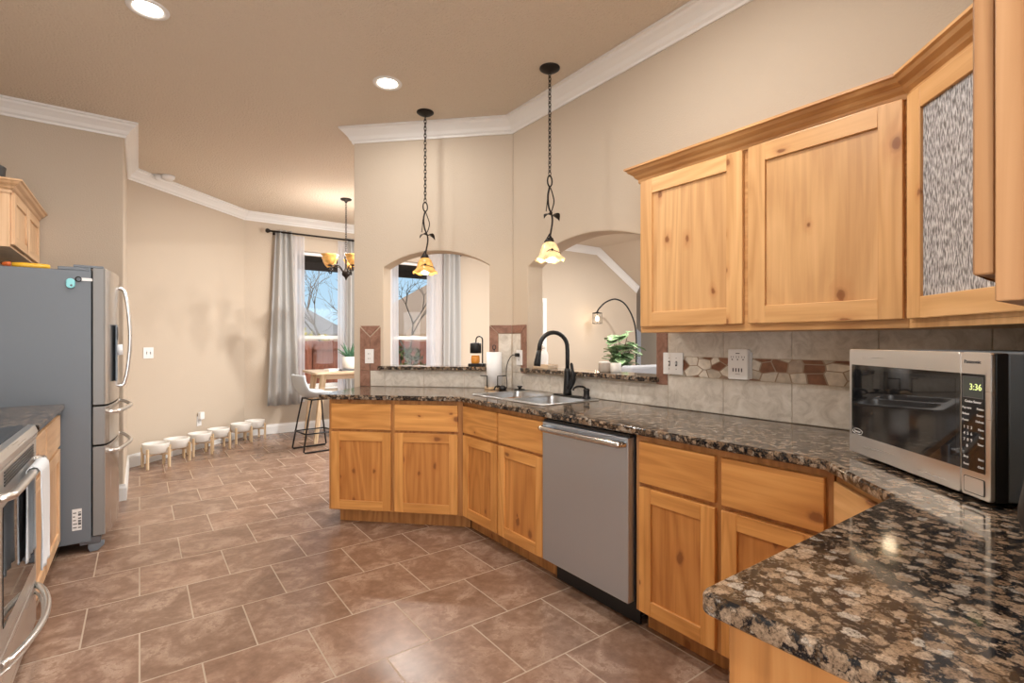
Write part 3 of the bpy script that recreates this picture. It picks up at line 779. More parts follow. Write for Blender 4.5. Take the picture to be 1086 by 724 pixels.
# countertop with sink cut-out
SX0, SX1, SY0, SY1 = 1.862, 2.355, 2.255, 3.045
c0 = (1.735-1.02*S2, 2.973+1.02*S2)
outer = [(2.398, -0.188)] + [(2.398, 3.268)] + [(2.3985-1.29*S2-.001, 3.2685+1.29*S2-.001)] + [c0, (1.735, 2.973), (1.735, 0.713), (1.472, 0.450)]
outer += list(reversed(arc(0.690, 0.434, 0.016, PI/2, PI, 4)))[::-1] + [(0.674, -0.188)]
hole = rrect(SX0+0.012, SX1-0.012, SY0+0.012, SY1-0.012, 0.04)
mb = MB(); mb.prism(outer, CT-0.033, CT, 'z', [hole])
o = mb.build('countertop', GRAN, None, 0.008, 3)
tag(o, 'polished brown granite worktop running around the right side of the kitchen', 'countertop')

# sink
sk = thing('kitchen_sink', 'stainless steel double-bowl drop-in sink set in the granite', 'sink', (0, 0, CT))
b1 = rrect(SX0+0.045, SX1-0.085, SY0+0.035, 2.63, 0.06); b2 = rrect(SX0+0.045, SX1-0.085, 2.665, SY1-0.035, 0.06)
mb = MB(); mb.prism(rrect(SX0, SX1, SY0, SY1, 0.045), 0.0006, 0.006, 'z', [b1, b2]); mb.build('sink_rim', M['sink'], sk, 0.002, 2)
for bl in (b1, b2):
    cx = sum(p[0] for p in bl)/len(bl); cy = sum(p[1] for p in bl)/len(bl)
    mb = MB(); mb.smooth = True
    rings = []
    for (k, z) in ((1.0, 0.0055), (0.985, -0.02), (0.96, -0.14), (0.90, -0.165), (0.75, -0.172), (0.12, -0.178)):
        rings.append([(cx+(p[0]-cx)*k, cy+(p[1]-cy)*k, z) for p in bl])
    n = len(bl)
    mb.add([p for r_ in rings for p in r_], [(i*n+j, i*n+(j+1) % n, (i+1)*n+(j+1) % n, (i+1)*n+j) for i in range(len(rings)-1) for j in range(n)] + [tuple(range((len(rings)-1)*n, len(rings)*n))], True)
    bo = mb.build('bowl', M['sink'], sk)
    mb = MB(); mb.lathe([(0.045, -0.177), (0.045, -0.173), (0.03, -0.1715), (0.0, -0.173)], (cx, cy, 0), 16); mb.build('drain', M['chrome'], bo)

# faucet
fx, fy = 2.315, 2.535
fc = thing('faucet', 'tall matte black gooseneck faucet with pull-down head behind the sink', 'faucet', (fx, fy, CT+.0066))
mb = MB(); mb.prism(rrect(-0.03, 0.03, -0.13, 0.13, 0.028), 0, 0.008); mb.build('deck_plate', M['blackmetal'], fc, 0.003)
mb = MB(); mb.lathe([(0.030, 0.008), (0.028, 0.03), (0.0245, 0.10), (0.022, 0.16), (0.020, 0.185)], n=20); mb.build('body', M['blackmetal'], fc)
pts = [(0, 0, 0.18), (0, 0, 0.25), (0, 0, 0.30)] + [(-0.105 + 0.105*math.cos(t), 0.02*(1-math.cos(t)), 0.32 + 0.105*math.sin(t)) for t in [PI*i/14 for i in range(1, 14)]] + [(-0.214, 0.04, 0.30)]
mb = MB(); mb.tube(pts, 0.0145, 12); mb.build('spout', M['blackmetal'], fc)
mb = MB(); mb.tube([(-0.213, 0.04, 0.305), (-0.218, 0.041, 0.27), (-0.226, 0.042, 0.225), (-0.228, 0.042, 0.205)], [0.016, 0.018, 0.023, 0.022], 12); mb.build('spray_head', M['blackmetal'], fc)
mb = MB(); mb.tube(smooth_path([(-0.005, -0.018, 0.05), (-0.008, -0.05, 0.09), (-0.012, -0.068, 0.13), (-0.015, -0.066, 0.17), (-0.018, -0.056, 0.225)], 4), [0.020]*4+[0.021]*4+[0.018]*4+[0.011]*4+[0.006], 10); mb.build('lever', M['blackmetal'], fc)
sd = thing('soap_dispenser', 'small black pump soap dispenser right of the faucet', 'soap dispenser', (2.322, 2.362, CT+.0012))
mb = MB(); mb.lathe([(0.027, 0), (0.027, 0.012), (0.019, 0.02), (0.019, 0.048), (0.021, 0.052), (0.021, 0.064), (0.010, 0.07), (0, 0.07)], n=16); mb.build('pump_body', M['blackmetal'], sd)
mb = MB(); mb.tube(smooth_path([(0, 0, 0.06), (-0.02, 0.005, 0.078), (-0.06, 0.015, 0.084), (-0.088, 0.022, 0.074), (-0.094, 0.023, 0.058)], 4), 0.0068, 8); mb.build('nozzle', M['blackmetal'], sd)
st = thing('sink_strainer', 'small black sink stopper lying behind the sink left of the faucet', 'sink stopper', (2.33, 3.085, CT+.001))
mb = MB(); mb.lathe([(0.042, 0), (0.042, 0.006), (0.034, 0.011), (0.0, 0.012)], n=18); mb.build('disc', M['black'], st)
mb = MB(); mb.lathe([(0.012, 0.011), (0.012, 0.022), (0.02, 0.026), (0.02, 0.034), (0, 0.036)], n=12); mb.build('knob', M['black'], st)

# dishwasher
dw = thing('dishwasher', 'stainless steel dishwasher with bar handle between the wood cabinets', 'dishwasher', (1.785, 2.112, 0), R(-90))
mb = MB(); mb.box(0.003, 0.602, 0.006, 0.58, 0.10, 0.878); mb.build('tub', M['black'], dw)
mb = MB(); mb.box(0.006, 0.598, -0.042, 0.005, 0.128, 0.862); mb.build('door', M['steelv'], dw, 0.004, 2)
mb = MB(); mb.box(0.006, 0.598, -0.030, 0.005, 0.8635, 0.876); mb.build('control_strip', M['black'], dw)
mb = MB(); mb.box(0.02, 0.59, 0.05, 0.06, 0.004, 0.124); mb.build('toe_panel', M['black'], dw)
mb = MB(); mb.tube(smooth_path([(0.025, -0.043, 0.832), (0.032, -0.068, 0.832), (0.06, -0.080, 0.832), (0.30, -0.085, 0.832), (0.545, -0.080, 0.832), (0.572, -0.068, 0.832), (0.58, -0.043, 0.832)], 5), 0.0155, 10); mb.build('handle', M['chrome'], dw)

# wall cabinets
UB, UT = 1.335, 2.135
CCR = [(0.0, -0.03), (0.008, -0.03), (0.010, -0.012), (0.022, -0.002), (0.028, 0.010), (0.046, 0.022), (0.052, 0.034), (0.062, 0.038), (0.062, 0.048), (0.0, 0.048)]
CPATH = [(2.399, 1.73), (2.09, 1.73), (2.09, 0.594), (1.636, 0.14), (0.768, 0.14), (0.768, -0.188)]
def crown_piece(parent, i0, i1, mat):
    a = MB(); inv = Matrix.Rotation(-parent.rotation_euler.z, 4, 'Z') @ Matrix.Translation(-Vector(parent.location)); a.T = inv
    sweep(a, CPATH, CCR, -1, UT, i0, i1); return a.build('crown_moulding', mat, parent)
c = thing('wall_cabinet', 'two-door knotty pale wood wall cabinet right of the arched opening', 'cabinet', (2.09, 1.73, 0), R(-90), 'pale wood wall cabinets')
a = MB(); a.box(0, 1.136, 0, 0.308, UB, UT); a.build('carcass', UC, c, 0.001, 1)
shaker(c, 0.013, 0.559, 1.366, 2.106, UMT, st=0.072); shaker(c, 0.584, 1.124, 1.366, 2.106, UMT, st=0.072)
crown_piece(c, 0, 2, UC)
c = thing('corner_wall_cabinet', 'diagonal corner wall cabinet with a textured rain-glass door', 'cabinet', (2.09, 0.594, 0), R(-135), 'pale wood wall cabinets')
CW = 0.642
a = MB()
pent = [(0.001, 0.0), (CW-.001, 0.0), (CW+0.23, 0.232), (CW/2, 0.788), (-0.218, 0.219)]
a.prism(pent, UB, UB+0.018); a.prism(pent, UT-0.018, UT)
for (p, q) in ((1, 2), (2, 3), (3, 4), (4, 0)):
    P = Vector(pent[p]); Q = Vector(pent[q]); d = (Q-P).normalized(); nn = Vector((-d.y, d.x))*0.015
    a.prism([tuple(P), tuple(Q), tuple(Q+nn), tuple(P+nn)], UB+.0185, UT-.0185)
a.box(0.001, 0.035, -0.0, 0.02, UB+.0185, UT-.0185); a.box(CW-0.035, CW-.001, 0, 0.02, UB+.0185, UT-.0185)
a.box(0.035, CW-0.035, 0, 0.02, UB+.0185, UB+0.045); a.box(0.035, CW-0.035, 0, 0.02, UT-0.045, UT-.0185)
a.build('carcass', UZ, c, 0.001, 1)
for z in (1.62, 1.86):
    a = MB(); a.prism([(0.02, 0.06), (CW-.02, 0.06), (CW+0.16, 0.24), (CW/2, 0.74), (-0.16, 0.23)], z, z+0.018); a.build('shelf', UZ, c)
shaker(c, 0.022, CW-0.022, 1.366, 2.106, UMT, st=0.068, glass=M['rain'])
crown_piece(c, 2, 3, UC)
c = thing('wall_cabinet', 'pale wood wall cabinet hanging nearest the camera at the right edge', 'cabinet', (1.634, 0.14, 0), R(180), 'pale wood wall cabinets')
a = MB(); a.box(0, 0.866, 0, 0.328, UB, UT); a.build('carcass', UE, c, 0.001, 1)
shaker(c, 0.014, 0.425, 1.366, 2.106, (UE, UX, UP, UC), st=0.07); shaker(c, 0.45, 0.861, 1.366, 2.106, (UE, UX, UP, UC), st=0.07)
crown_piece(c, 3, 5, UC)

# ------------------------------------------------------------------ left run: range, cabinets, counter, fridge
LX = -0.398
c = thing('base_cabinet', 'narrow wood base cabinet beside the range, half hidden by the towel', 'cabinet', (LX, 3.072, 0), R(90), 'base cabinets by the fridge')
carcass(c, 0.37, 0.598, LM); slab(c, 0.012, 0.362, RZ0, RZ1, LXW); shaker(c, 0.012, 0.362, DZ0, DZ1, LM)
c = thing('base_cabinet', 'wood base cabinet with one drawer and door next to the refrigerator', 'cabinet', (LX, 3.443, 0), R(90), 'base cabinets by the fridge')
carcass(c, 0.585, 0.598, LM); slab(c, 0.012, 0.570, RZ0, RZ1, LXW); shaker(c, 0.012, 0.570, DZ0, DZ1, LM)
mb = MB(); mb.box(-0.998, -0.360, 3.070, 4.032, CT-0.033, CT); o = mb.build('countertop', GRAN, None, 0.008, 3)
tag(o, 'short dark granite worktop between the range and the refrigerator', 'countertop')

rg = thing('range', 'stainless steel range with black glass cooktop at the left edge', 'stove', (-0.385, 2.305, 0), R(90))
mb = MB(); mb.box(0.003, 0.757, 0.002, 0.61, 0.04, 0.912); mb.build('body', M['black'], rg)
mb = MB(); mb.box(0.003, 0.757, 0.012, 0.60, 0.9125, 0.922); ct = mb.build('cooktop', M['bglass'], rg, 0.002)
for (x, y, r) in ((0.2, 0.17, 0.10), (0.56, 0.17, 0.085), (0.2, 0.44, 0.075), (0.56, 0.44, 0.10)):
    mb = MB(); mb.tube([(x+r*math.cos(2*PI*i/28), y+r*math.sin(2*PI*i/28), 0.9222) for i in range(28)], 0.0012, 4, True); mb.build('burner_marking', M['greyp'], ct)
mb = MB(); mb.prism([(0.012, 0.9125), (0.012, 0.926), (-0.012, 0.922), (-0.022, 0.895), (-0.018, 0.868), (0.0015, 0.868)], 0.003, 0.757, 'x'); mb.build('front_trim', M['steel'], rg, 0.002)
mb = MB(); mb.box(0.003, 0.757, -0.016, 0.0015, 0.242, 0.862); od = mb.build('oven_door', M['steel'], rg, 0.004)
mb = MB(); mb.box(0.07, 0.69, -0.0185, -0.0163, 0.33, 0.735); mb.build('oven_window', M['bglass'], od, 0.0008)
mb = MB()
for k in range(5): mb.box(0.09, 0.67, -0.019, -0.0163, 0.800+0.011*k, 0.806+0.011*k)
mb.build('vent_slots', M['black'], od)
mb = MB(); mb.tube(smooth_path([(0.03, -0.016, 0.775), (0.04, -0.038, 0.777), (0.09, -0.046, 0.778), (0.38, -0.050, 0.778), (0.67, -0.046, 0.778), (0.72, -0.038, 0.777), (0.73, -0.016, 0.775)], 6), 0.0145, 12); mb.build('door_handle', M['steel'], od)
mb = MB(); mb.box(0.003, 0.757, -0.016, 0.0015, 0.055, 0.238); wd = mb.build('storage_drawer', M['steel'], rg, 0.004)
mb = MB(); bow = [(0.03+0.70*i/20, -0.0165-0.072*math.sin(PI*i/20)**0.7 if 0 < i < 20 else -0.0165, 0.225) for i in range(21)]
mb.tube(bow, 0.012, 10); mb.tube([(x, y*0.86+.002, z-0.03) for x, y, z in bow], 0.006, 8); mb.build('drawer_handle', M['steel'], wd)
for x in (0.05, 0.71):
    for y in (0.05, 0.56): mb = MB(); mb.lathe([(0.018, 0.0), (0.018, 0.012), (0.01, 0.016), (0.01, 0.0395)], (x, y, 0), 10); mb.build('foot', M['black'], rg)

# towel over the oven handle
def towel_fn(u, v):
    y = 2.715 + 0.205*u
    s = v
    if s < 0.46:
        k = s/0.46; x = -0.357 + 0.003*math.sin(9*u+2*k); z = 0.425 + (0.775-0.425)*k
        x += 0.003*math.sin(22*u)*(1-k)
    elif s < 0.54:
        a = PI*(s-0.46)/0.08; x = -0.335 - 0.022*math.cos(a); z = 0.775 + 0.024*math.sin(a)
    else:
        k = (s-0.54)/0.46; x = -0.313 + 0.005*math.sin(14*u+3*k)*k + 0.002*k; z = 0.775 - (0.775-0.385)*k
        y += 0.012*math.sin(5*k)*(u-0.5)
    return (x, y, z)
mb = MB(); mb.grid(towel_fn, 20, 60); o = mb.build('dish_towel', M['towel'], None, solid=0.004)
tag(o, 'white dish towel hanging folded over the oven door handle', 'towel')

# refrigerator
fr = thing('refrigerator', 'grey-sided stainless french-door refrigerator against the alcove wall', 'refrigerator', (-0.235, 4.05, 0), R(90))
FW, FD = 0.905, 0.70
mb = MB(); mb.box(0, FW, 0.004, FD, 0.062, 1.722); mb.build('cabinet_body', M['fgrey'], fr, 0.006, 2)
def fcurve(x0, x1, n=14, base=0.066, bulge=0.052):
    pts = []
    for i in range(n+1):
        x = x0 + (x1-x0)*i/n
        pts.append((x, -(base + bulge*math.sin(PI*max(0, min(1, x/FW)))**0.8)))
    return pts
def fdoor(name, x0, x1, z0, z1):
    p = fcurve(x0, x1); r = 0.012
    pts = [(x0, -0.002)] + [(x0, p[0][1]+r)] + [(x0+r*0.4, p[0][1]+r*0.3)] + p[1:-1] + [(x1-r*0.4, p[-1][1]+r*0.3), (x1, p[-1][1]+r), (x1, -0.002)]
    a = MB(); a.prism(pts, z0, z1)
    for i, f in enumerate(a.f):
        if all(abs(a.v[j].x - x0) < 0.006 for j in f) or all(abs(a.v[j].x - x1) < 0.006 for j in f): a.m[i] = 1
    return a.build(name, [M['fsteel'], M['fside']], fr, 0.004, 2)
dl = fdoor('left_door', 0.0, FW/2-0.002, 0.898, 1.742); d2 = fdoor('right_door', FW/2+0.002, FW, 0.898, 1.742)
d3 = fdoor('middle_drawer', 0.0, FW, 0.652, 0.888); d4 = fdoor('freezer_drawer', 0.0, FW, 0.092, 0.642)
for (par, x, s) in ((dl, FW/2-0.035, 1), (d2, FW/2+0.035, 1)):
    a = MB(); yb = -0.117
    a.tube(smooth_path([(x, yb, 0.985), (x, yb-0.03, 1.0), (x, yb-0.052, 1.12), (x, yb-0.064, 1.32), (x, yb-0.052, 1.52), (x, yb-0.03, 1.645), (x, yb, 1.66)], 6), 0.011, 10)
    a.build('handle', M['steel'], par)
for (par, z) in ((d3, 0.845), (d4, 0.598)):
    a = MB()
    a.tube(smooth_path([(0.07, -0.077, z), (0.075, -0.105, z), (0.12, -0.135, z), (0.45, -0.185, z), (0.785, -0.135, z), (0.83, -0.105, z), (0.835, -0.077, z)], 6), 0.0125, 10)
    a.build('handle', M['steel'], par)
a = MB(); a.box(0.15, 0.345, -0.115, -0.108, 1.03, 1.40); ds = a.build('dispenser', M['mgrey'], dl, 0.004)
a = MB(); a.box(0.165, 0.33, -0.119, -0.1155, 1.30, 1.385); a.build('control_panel', M['black'], ds, 0.001)
a = MB(); a.tube([(0.247, -0.125, 1.27), (0.247, -0.13, 1.20)], 0.018, 10); a.build('spigot', M['whitep'], ds)
for x in (0.01, FW-0.075): a = MB(); a.box(x, x+0.065, -0.055, 0.09, 1.7425, 1.757); a.build('hinge_cover', M['fgrey'], fr, 0.004)
a = MB(); a.box(0.004, FW-0.004, 0.006, 0.16, 1.7225, 1.742); a.build('top_trim', M['fgrey'], fr, 0.003)
a = MB(); a.box(0.004, FW-0.004, -0.04, 0.06, 0.045, 0.088); a.build('kick_plate', M['greyp'], fr, 0.003)
for x in (0.0, FW-0.06): a = MB(); a.prism([(-0.058, 0.030), (-0.058, 0.044), (0.02, 0.044), (0.02, 0.020), (0.01, 0.0), (-0.025, 0.0)], x, x+0.06, 'x'); a.build('front_foot', M['fgrey'], fr, 0.003)
for x in (0.02, FW-0.08): a = MB(); a.box(x, x+0.06, 0.6, 0.66, 0, 0.061); a.build('rear_foot', M['black'], fr, 0.003)
a = MB(); a.box(-0.0012, -0.0002, 0.049, 0.094, 0.145, 0.275); lb = a.build('rating_label', M['whitep'], fr)
a = MB()
for (k, w) in enumerate((0.016, 0.010, 0.014, 0.020, 0.018)): a.box(-0.0018, -0.0013, 0.090-w, 0.090, 0.16+0.022*(4-k), 0.166+0.022*(4-k))
for (k, w) in enumerate((0.006, 0.014, 0.008, 0.012, 0.016, 0.007)): a.box(-0.0018, -0.0013, 0.052, 0.066, 0.158+0.0185*(5-k), 0.158+0.0185*(5-k)+w)
a.build('label_print', M['greyp'], lb)
# things on the fridge
o = thing('magnet_timer', 'light blue rounded magnet stuck high on the refrigerator side', 'magnet', (-0.335, 4.049, 1.64))
a = MB(); a.prism(rrect(-0.021, 0.021, -0.030, 0.030, 0.0205), -0.018, -0.0005, 'y'); a.build('case', M['aqua'], o, 0.004)
a = MB(); a.ball((0.004, -0.018, -0.012), (0.006, 0.003, 0.006)); a.build('button', M['mgrey'], o)
o = thing('magnet_tag', 'small white key tag with ring stuck beside the blue magnet', 'key tag', (-0.275, 4.049, 1.668))
a = MB(); a.prism(rrect(-0.012, 0.042, -0.009, 0.009, 0.004), -0.006, -0.0005, 'y'); a.build('tag', M['whitep'], o, 0.001)
a = MB(); a.tube([(-0.024+0.014*math.cos(2*PI*i/16), -0.004, 0.014*math.sin(2*PI*i/16)) for i in range(16)], 0.003, 6, True); a.build('ring', M['iron'], o)
o = thing('screwdriver', 'yellow-handled screwdriver lying on top of the refrigerator', 'screwdriver', (-0.56, 4.14, 1.7235), R(6))
a = MB(); a.T = Matrix.Translation((0, 0, 0.018)) @ Matrix.Rotation(R(90), 4, 'Y'); a.lathe([(0.0, -0.045), (0.013, -0.043), (0.0165, 0.0), (0.0165, 0.11), (0.012, 0.122), (0.0, 0.124)], n=12); a.build('handle', M['yellow'], o)
a = MB(); a.T = Matrix.Translation((0, 0, 0.018)) @ Matrix.Rotation(R(90), 4, 'Y'); a.lathe([(0.008, -0.085), (0.0145, -0.07), (0.0145, -0.047)], n=12); a.build('collar', M['orange'], o)
a = MB(); a.tube([(-0.085, 0, 0.018), (-0.17, 0, 0.017)], 0.0035, 8); a.build('blade', M['chrome'], o)
# cabinet over fridge
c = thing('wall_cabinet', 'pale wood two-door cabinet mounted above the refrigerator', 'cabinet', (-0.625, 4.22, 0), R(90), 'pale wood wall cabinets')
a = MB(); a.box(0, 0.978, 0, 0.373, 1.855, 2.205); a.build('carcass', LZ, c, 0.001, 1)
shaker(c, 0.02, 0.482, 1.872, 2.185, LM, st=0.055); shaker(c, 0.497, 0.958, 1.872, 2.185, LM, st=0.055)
a = MB(); a.T = Matrix.Rotation(R(-90), 4, 'Z') @ Matrix.Translation((0.625, -4.22, 0))
sweep(a, [(-0.999, 4.22), (-0.625, 4.22), (-0.625, 5.197)], CCR, -1, 2.205); a.build('crown_moulding', LXW, c)
o = thing('cooking_pot', 'black pot standing on top of the cabinet above the refrigerator', 'pot', (-0.80, 4.40, 2.2545))
a = MB(); a.lathe([(0.0, 0), (0.115, 0), (0.128, 0.02), (0.13, 0.10), (0.133, 0.105), (0.133, 0.11), (0.0, 0.12)], n=24); a.build('pot_body', M['black'], o)
a = MB(); a.ball((0, 0, 0.13), (0.02, 0.02, 0.012)); a.build('lid_knob', M['black'], o)

# ------------------------------------------------------------------ microwave corner
mw = thing('microwave', 'stainless and black countertop microwave set diagonally in the counter corner', 'microwave', (1.905, 0.701, CT), R(-131.9))
MWW, MH = 0.563, 0.347
mb = MB(); mb.box(0.006, MWW-0.002, 0.034, 0.43, 0.013, MH-0.002); mb.build('case', M['mgrey'], mw, 0.003)
mb = MB(); mb.box(0.003, MWW-0.0005, 0.006, 0.0335, 0.012, MH-.001); mb.build('front_bezel', M['black'], mw, 0.003)
mb = MB(); mb.prism(rrect(0.001, 0.476, 0.012, MH, 0.008), -0.004, 0.0055, 'y'); d = mb.build('door', M['steel'], mw, 0.002, 2)
mb = MB(); mb.box(0.018, 0.4755, -0.0055, -0.0042, 0.072, 0.297); win = mb.build('door_window', M['mglass'], d, 0.0005, 1)
mb = MB(); mb.box(0.032, 0.462, -0.0060, -0.0056, 0.088, 0.283); mb.build('window_mesh', M['bglass'], win)
mb = MB(); mb.tube([(0.052+0.026*math.cos(2*PI*i/24), -0.0060, 0.083+0.009*math.sin(2*PI*i/24)) for i in range(24)], 0.0008, 4, True); mb.build('badge', M['whitep'], win)
text('Inverter', 0.010, M['whitep'], win, (0.052, -0.0062, 0.080), align='CENTER')
mb = MB(); mb.prism(rrect(0.4775, MWW, 0.012, MH, 0.008), -0.004, 0.0055, 'y'); cp = mb.build('control_side', M['steel'], mw, 0.002, 2)
mb = MB(); mb.box(0.4805, 0.5475, -0.0052, -0.0042, 0.072, 0.297); kp = mb.build('keypad', M['bglass'], cp)
mb = MB(); mb.box(0.486, 0.543, -0.0058, -0.0053, 0.243, 0.289); ld = mb.build('display', M['lcd'], kp)
mb = MB(); f_ = 0.0014
for (a_, b_, c_, d_) in ((0.4845, 0.5445, 0.2895, 0.291), (0.4845, 0.5445, 0.241, 0.2425), (0.4845, 0.486, 0.241, 0.291), (0.543, 0.5445, 0.241, 0.291)): mb.box(a_, b_, -0.0060, -0.0053, c_, d_)
mb.build('display_frame', M['greyp'], kp)
text('3:36', 0.021, M['digit'], ld, (0.541, -0.0062, 0.260), align='RIGHT')
text('Panasonic', 0.0125, M['greyp'], cp, (0.512, -0.0045, 0.321), align='CENTER')
text('Genius Sensor', 0.0082, M['whitep'], kp, (0.515, -0.0056, 0.230), align='CENTER')
rows = [('Pop corn', 'Potato'), ('Reheat', 'Sensor'), ('Power', 'Defrost')]
for k, (p, q) in enumerate(rows):
    text(p, 0.0072, M['whitep'], kp, (0.4835, -0.0056, 0.215-0.0145*k)); text(q, 0.0072, M['whitep'], kp, (0.5455, -0.0056, 0.215-0.0145*k), align='RIGHT')
for k, r_ in enumerate(('1  2  3', '4  5  6', '7  8  9', '   0')):
    text(r_, 0.010, M['whitep'], kp, (0.487, -0.0056, 0.168-0.0145*k))
for k, r_ in enumerate(('More', 'Less', 'Timer')): text(r_, 0.0072, M['whitep'], kp, (0.5455, -0.0056, 0.168-0.017*k), align='RIGHT')
text('Stop', 0.008, M['whitep'], kp, (0.487, -0.0056, 0.100)); text('Start', 0.008, M['whitep'], kp, (0.5455, -0.0056, 0.100), align='RIGHT')
text('Reset', 0.007, M['whitep'], kp, (0.487, -0.0056, 0.083)); text('Clock', 0.007, M['whitep'], kp, (0.5455, -0.0056, 0.083), align='RIGHT')
mb = MB(); mb.prism(rrect(0.487, 0.547, 0.020, 0.058, 0.004), -0.0050, -0.0042, 'y', [rrect(0.4884, 0.5456, 0.0214, 0.0566, 0.003)]); mb.build('button_outline', M['black'], cp)
mb = MB(); mb.prism(rrect(0.489, 0.545, 0.022, 0.056, 0.003), -0.0058, -0.0042, 'y'); mb.build('door_button', M['steel'], cp, 0.0005)
for x in (0.05, 0.51):
    for y in (0.06, 0.38): mb = MB(); mb.lathe([(0.016, 0.0005), (0.018, 0.0125)], (x, y, 0), 10); mb.build('foot', M['black'], mw)

kt = thing('kettle', 'black rounded kettle at the right edge of the counter before the microwave', 'kettle', (1.30, 0.08, CT+.0005))
mb = MB(); mb.lathe([(0.0, 0), (0.095, 0.0), (0.112, 0.012), (0.1255, 0.055), (0.125, 0.075), (0.116, 0.13), (0.095, 0.175), (0.06, 0.20)], n=32); mb.build('kettle_body', M['black'], kt)
mb = MB(); mb.lathe([(0.06, 0.2005), (0.05, 0.212), (0.012, 0.219), (0.010, 0.23), (0.018, 0.24), (0, 0.246)], n=20); mb.build('lid', M['black'], kt)
mb = MB(); mb.tube(smooth_path([(0.09, -0.06, 0.08), (0.12, -0.09, 0.12), (0.135, -0.11, 0.18)], 4), [0.02]*4+[0.016]*4+[0.012], 10); mb.build('spout', M['black'], kt)
mb = MB(); mb.tube(smooth_path([(0.07, -0.05, 0.185), (0.06, -0.045, 0.26), (0, 0, 0.29), (-0.06, 0.045, 0.26), (-0.07, 0.05, 0.185)], 5), 0.009, 8); mb.build('handle', M['black'], kt)

# ------------------------------------------------------------------ plates on the walls
def plate(name, label, loc, rz, kind, w=0.072, h=0.117, cat='switch plate', group=None):
    t = thing(name, label, cat, loc, rz, group)
    a = MB(); a.box(-w/2, w/2, -0.006, -0.0003, -h/2, h/2); a.build('cover', M['whitep'], t, 0.002, 2)
    if kind == 'outlet':
        for z in (-0.02, 0.02):
            a = MB(); a.prism(rrect(-0.017, 0.017, z-0.014, z+0.014, 0.008), -0.009, -0.0062, 'y'); s = a.build('socket', M['whitep'], t)
            a = MB(); a.box(-0.008, -0.005, -0.0095, -0.0091, z-0.004, z+0.006); a.box(0.005, 0.008, -0.0095, -0.0091, z-0.004, z+0.006); a.build('slots', M['black'], s)
    else:
        xs = [0] if kind == 'single' else [-0.023, 0.023]
        for i, x in enumerate(xs):
            a = MB(); a.box(x-0.006, x+0.006, -0.0075, -0.0062, -0.014, 0.014)
            s = a.build('toggle_slot', M['greyp'], t)
            a = MB(); sg = 1 if i else -1
            a.prism([(-0.0076, -0.005), (-0.017, sg*0.008-0.004), (-0.017, sg*0.008+0.004), (-0.0076, 0.005)], x-0.004, x+0.004, 'x'); a.build('toggle', M['whitep'], s)
        a = MB()
        for x in xs:
            for z in (-0.03, 0.03): a.lathe([(0.003, 0), (0.003, 0.001)], (x, 0, 0), 6) if False else a.box(x-0.002, x+0.002, -0.0072, -0.0062, z-0.002, z+0.002)
        a.build('screws', M['greyp'], t)
    return t
def on_right(Y, z, d=0.010): return (2.40-d, Y, z)
def on_end(s, z, d=0.010): return (2.40-s*S2-d*S2, 3.27+s*S2-d*S2, z)
plate('switch_plate', 'white double toggle switch plate on the mosaic band near the wall cabinet', on_right(1.751, 1.168, 0.0105), R(-90), 'double', 0.128, 0.120)
plate('outlet_plate', 'white outlet on the brown tile border left of the left arch', on_end(1.203, 1.168, 0.0105), R(-45), 'outlet', 0.076, 0.118, 'outlet')
oc = plate('outlet_plate', 'white outlet with a black plug beside the paper towels', on_right(3.165, 1.165, 0.0105), R(-90), 'outlet', 0.076, 0.118, 'outlet')
W45 = lambda t, z, d: (-0.10+t*S2+d*S2, 6.49+t*S2-d*S2, z)
plate('switch_plate', 'white light switch plate on the angled wall right of the refrigerator', W45(0.245, 1.168, 0.0005), R(45), 'double', 0.125, 0.118)
ot = plate('outlet_plate', 'white low wall outlet above the pet bowls on the angled wall', W45(0.955, 0.335, 0.0005), R(45), 'outlet', 0.072, 0.117, 'outlet')
o = thing('plug_adapter', 'white plug-in adapter in the low outlet above the pet bowls', 'adapter', W45(0.955, 0.392, 0.0098), R(45))
a = MB(); a.box(-0.03, 0.035, -0.04, -0.0005, -0.038, 0.05); a.build('housing', M['whitep'], o, 0.006, 2)
o = thing('surge_protector', 'white plug-in surge protector with ports on the mosaic band', 'surge protector', on_right(1.352, 1.178, 0.0085), R(-90))
a = MB(); a.box(-0.040, 0.052, -0.012, -0.0003, -0.070, 0.060); a.build('back_plate', M['whitep'], o, 0.003)
a = MB(); a.prism(rrect(-0.052, 0.050, -0.073, 0.075, 0.008), -0.042, -0.0123, 'y'); bd = a.build('body', M['whitep'], o, 0.004, 2)
for (k, x) in enumerate((-0.028, 0.0, 0.028)):
    a = MB()
    a.box(x-0.007, x-0.005, -0.0428, -0.0421, 0.032, 0.041); a.box(x+0.005, x+0.007, -0.0428, -0.0421, 0.032, 0.041); a.box(x-0.003, x+0.003, -0.0428, -0.0421, 0.021, 0.027)
    a.build('socket', M['greyp'], bd)
for k in range(4):
    a = MB(); a.box(-0.026+0.0145*k, -0.020+0.0145*k, -0.0428, -0.0421, -0.036, -0.018); a.build('usb_port', M['greyp'], bd)
a = MB(); a.box(-0.010, 0.010, -0.0426, -0.0421, 0.052, 0.056); a.box(-0.012, 0.012, -0.0426, -0.0421, -0.047, -0.0455); a.build('label_print', M['greyp'], bd)
o = thing('smoke_detector', 'white smoke detector with side lobe on the ceiling above the angled wall', 'smoke detector', (0.245, 6.56, CEIL))
a = MB(); a.lathe([(0.0, -0.045), (0.045, -0.043), (0.06, -0.03), (0.065, -0.001)], n=20); a.build('housing', M['whitep'], o)
a = MB(); a.lathe([(0.0, -0.06), (0.02, -0.058), (0.03, -0.04), (0.034, -0.001)], (-0.09, 0.02, 0), n=14); a.build('sensor', M['whitep'], o)

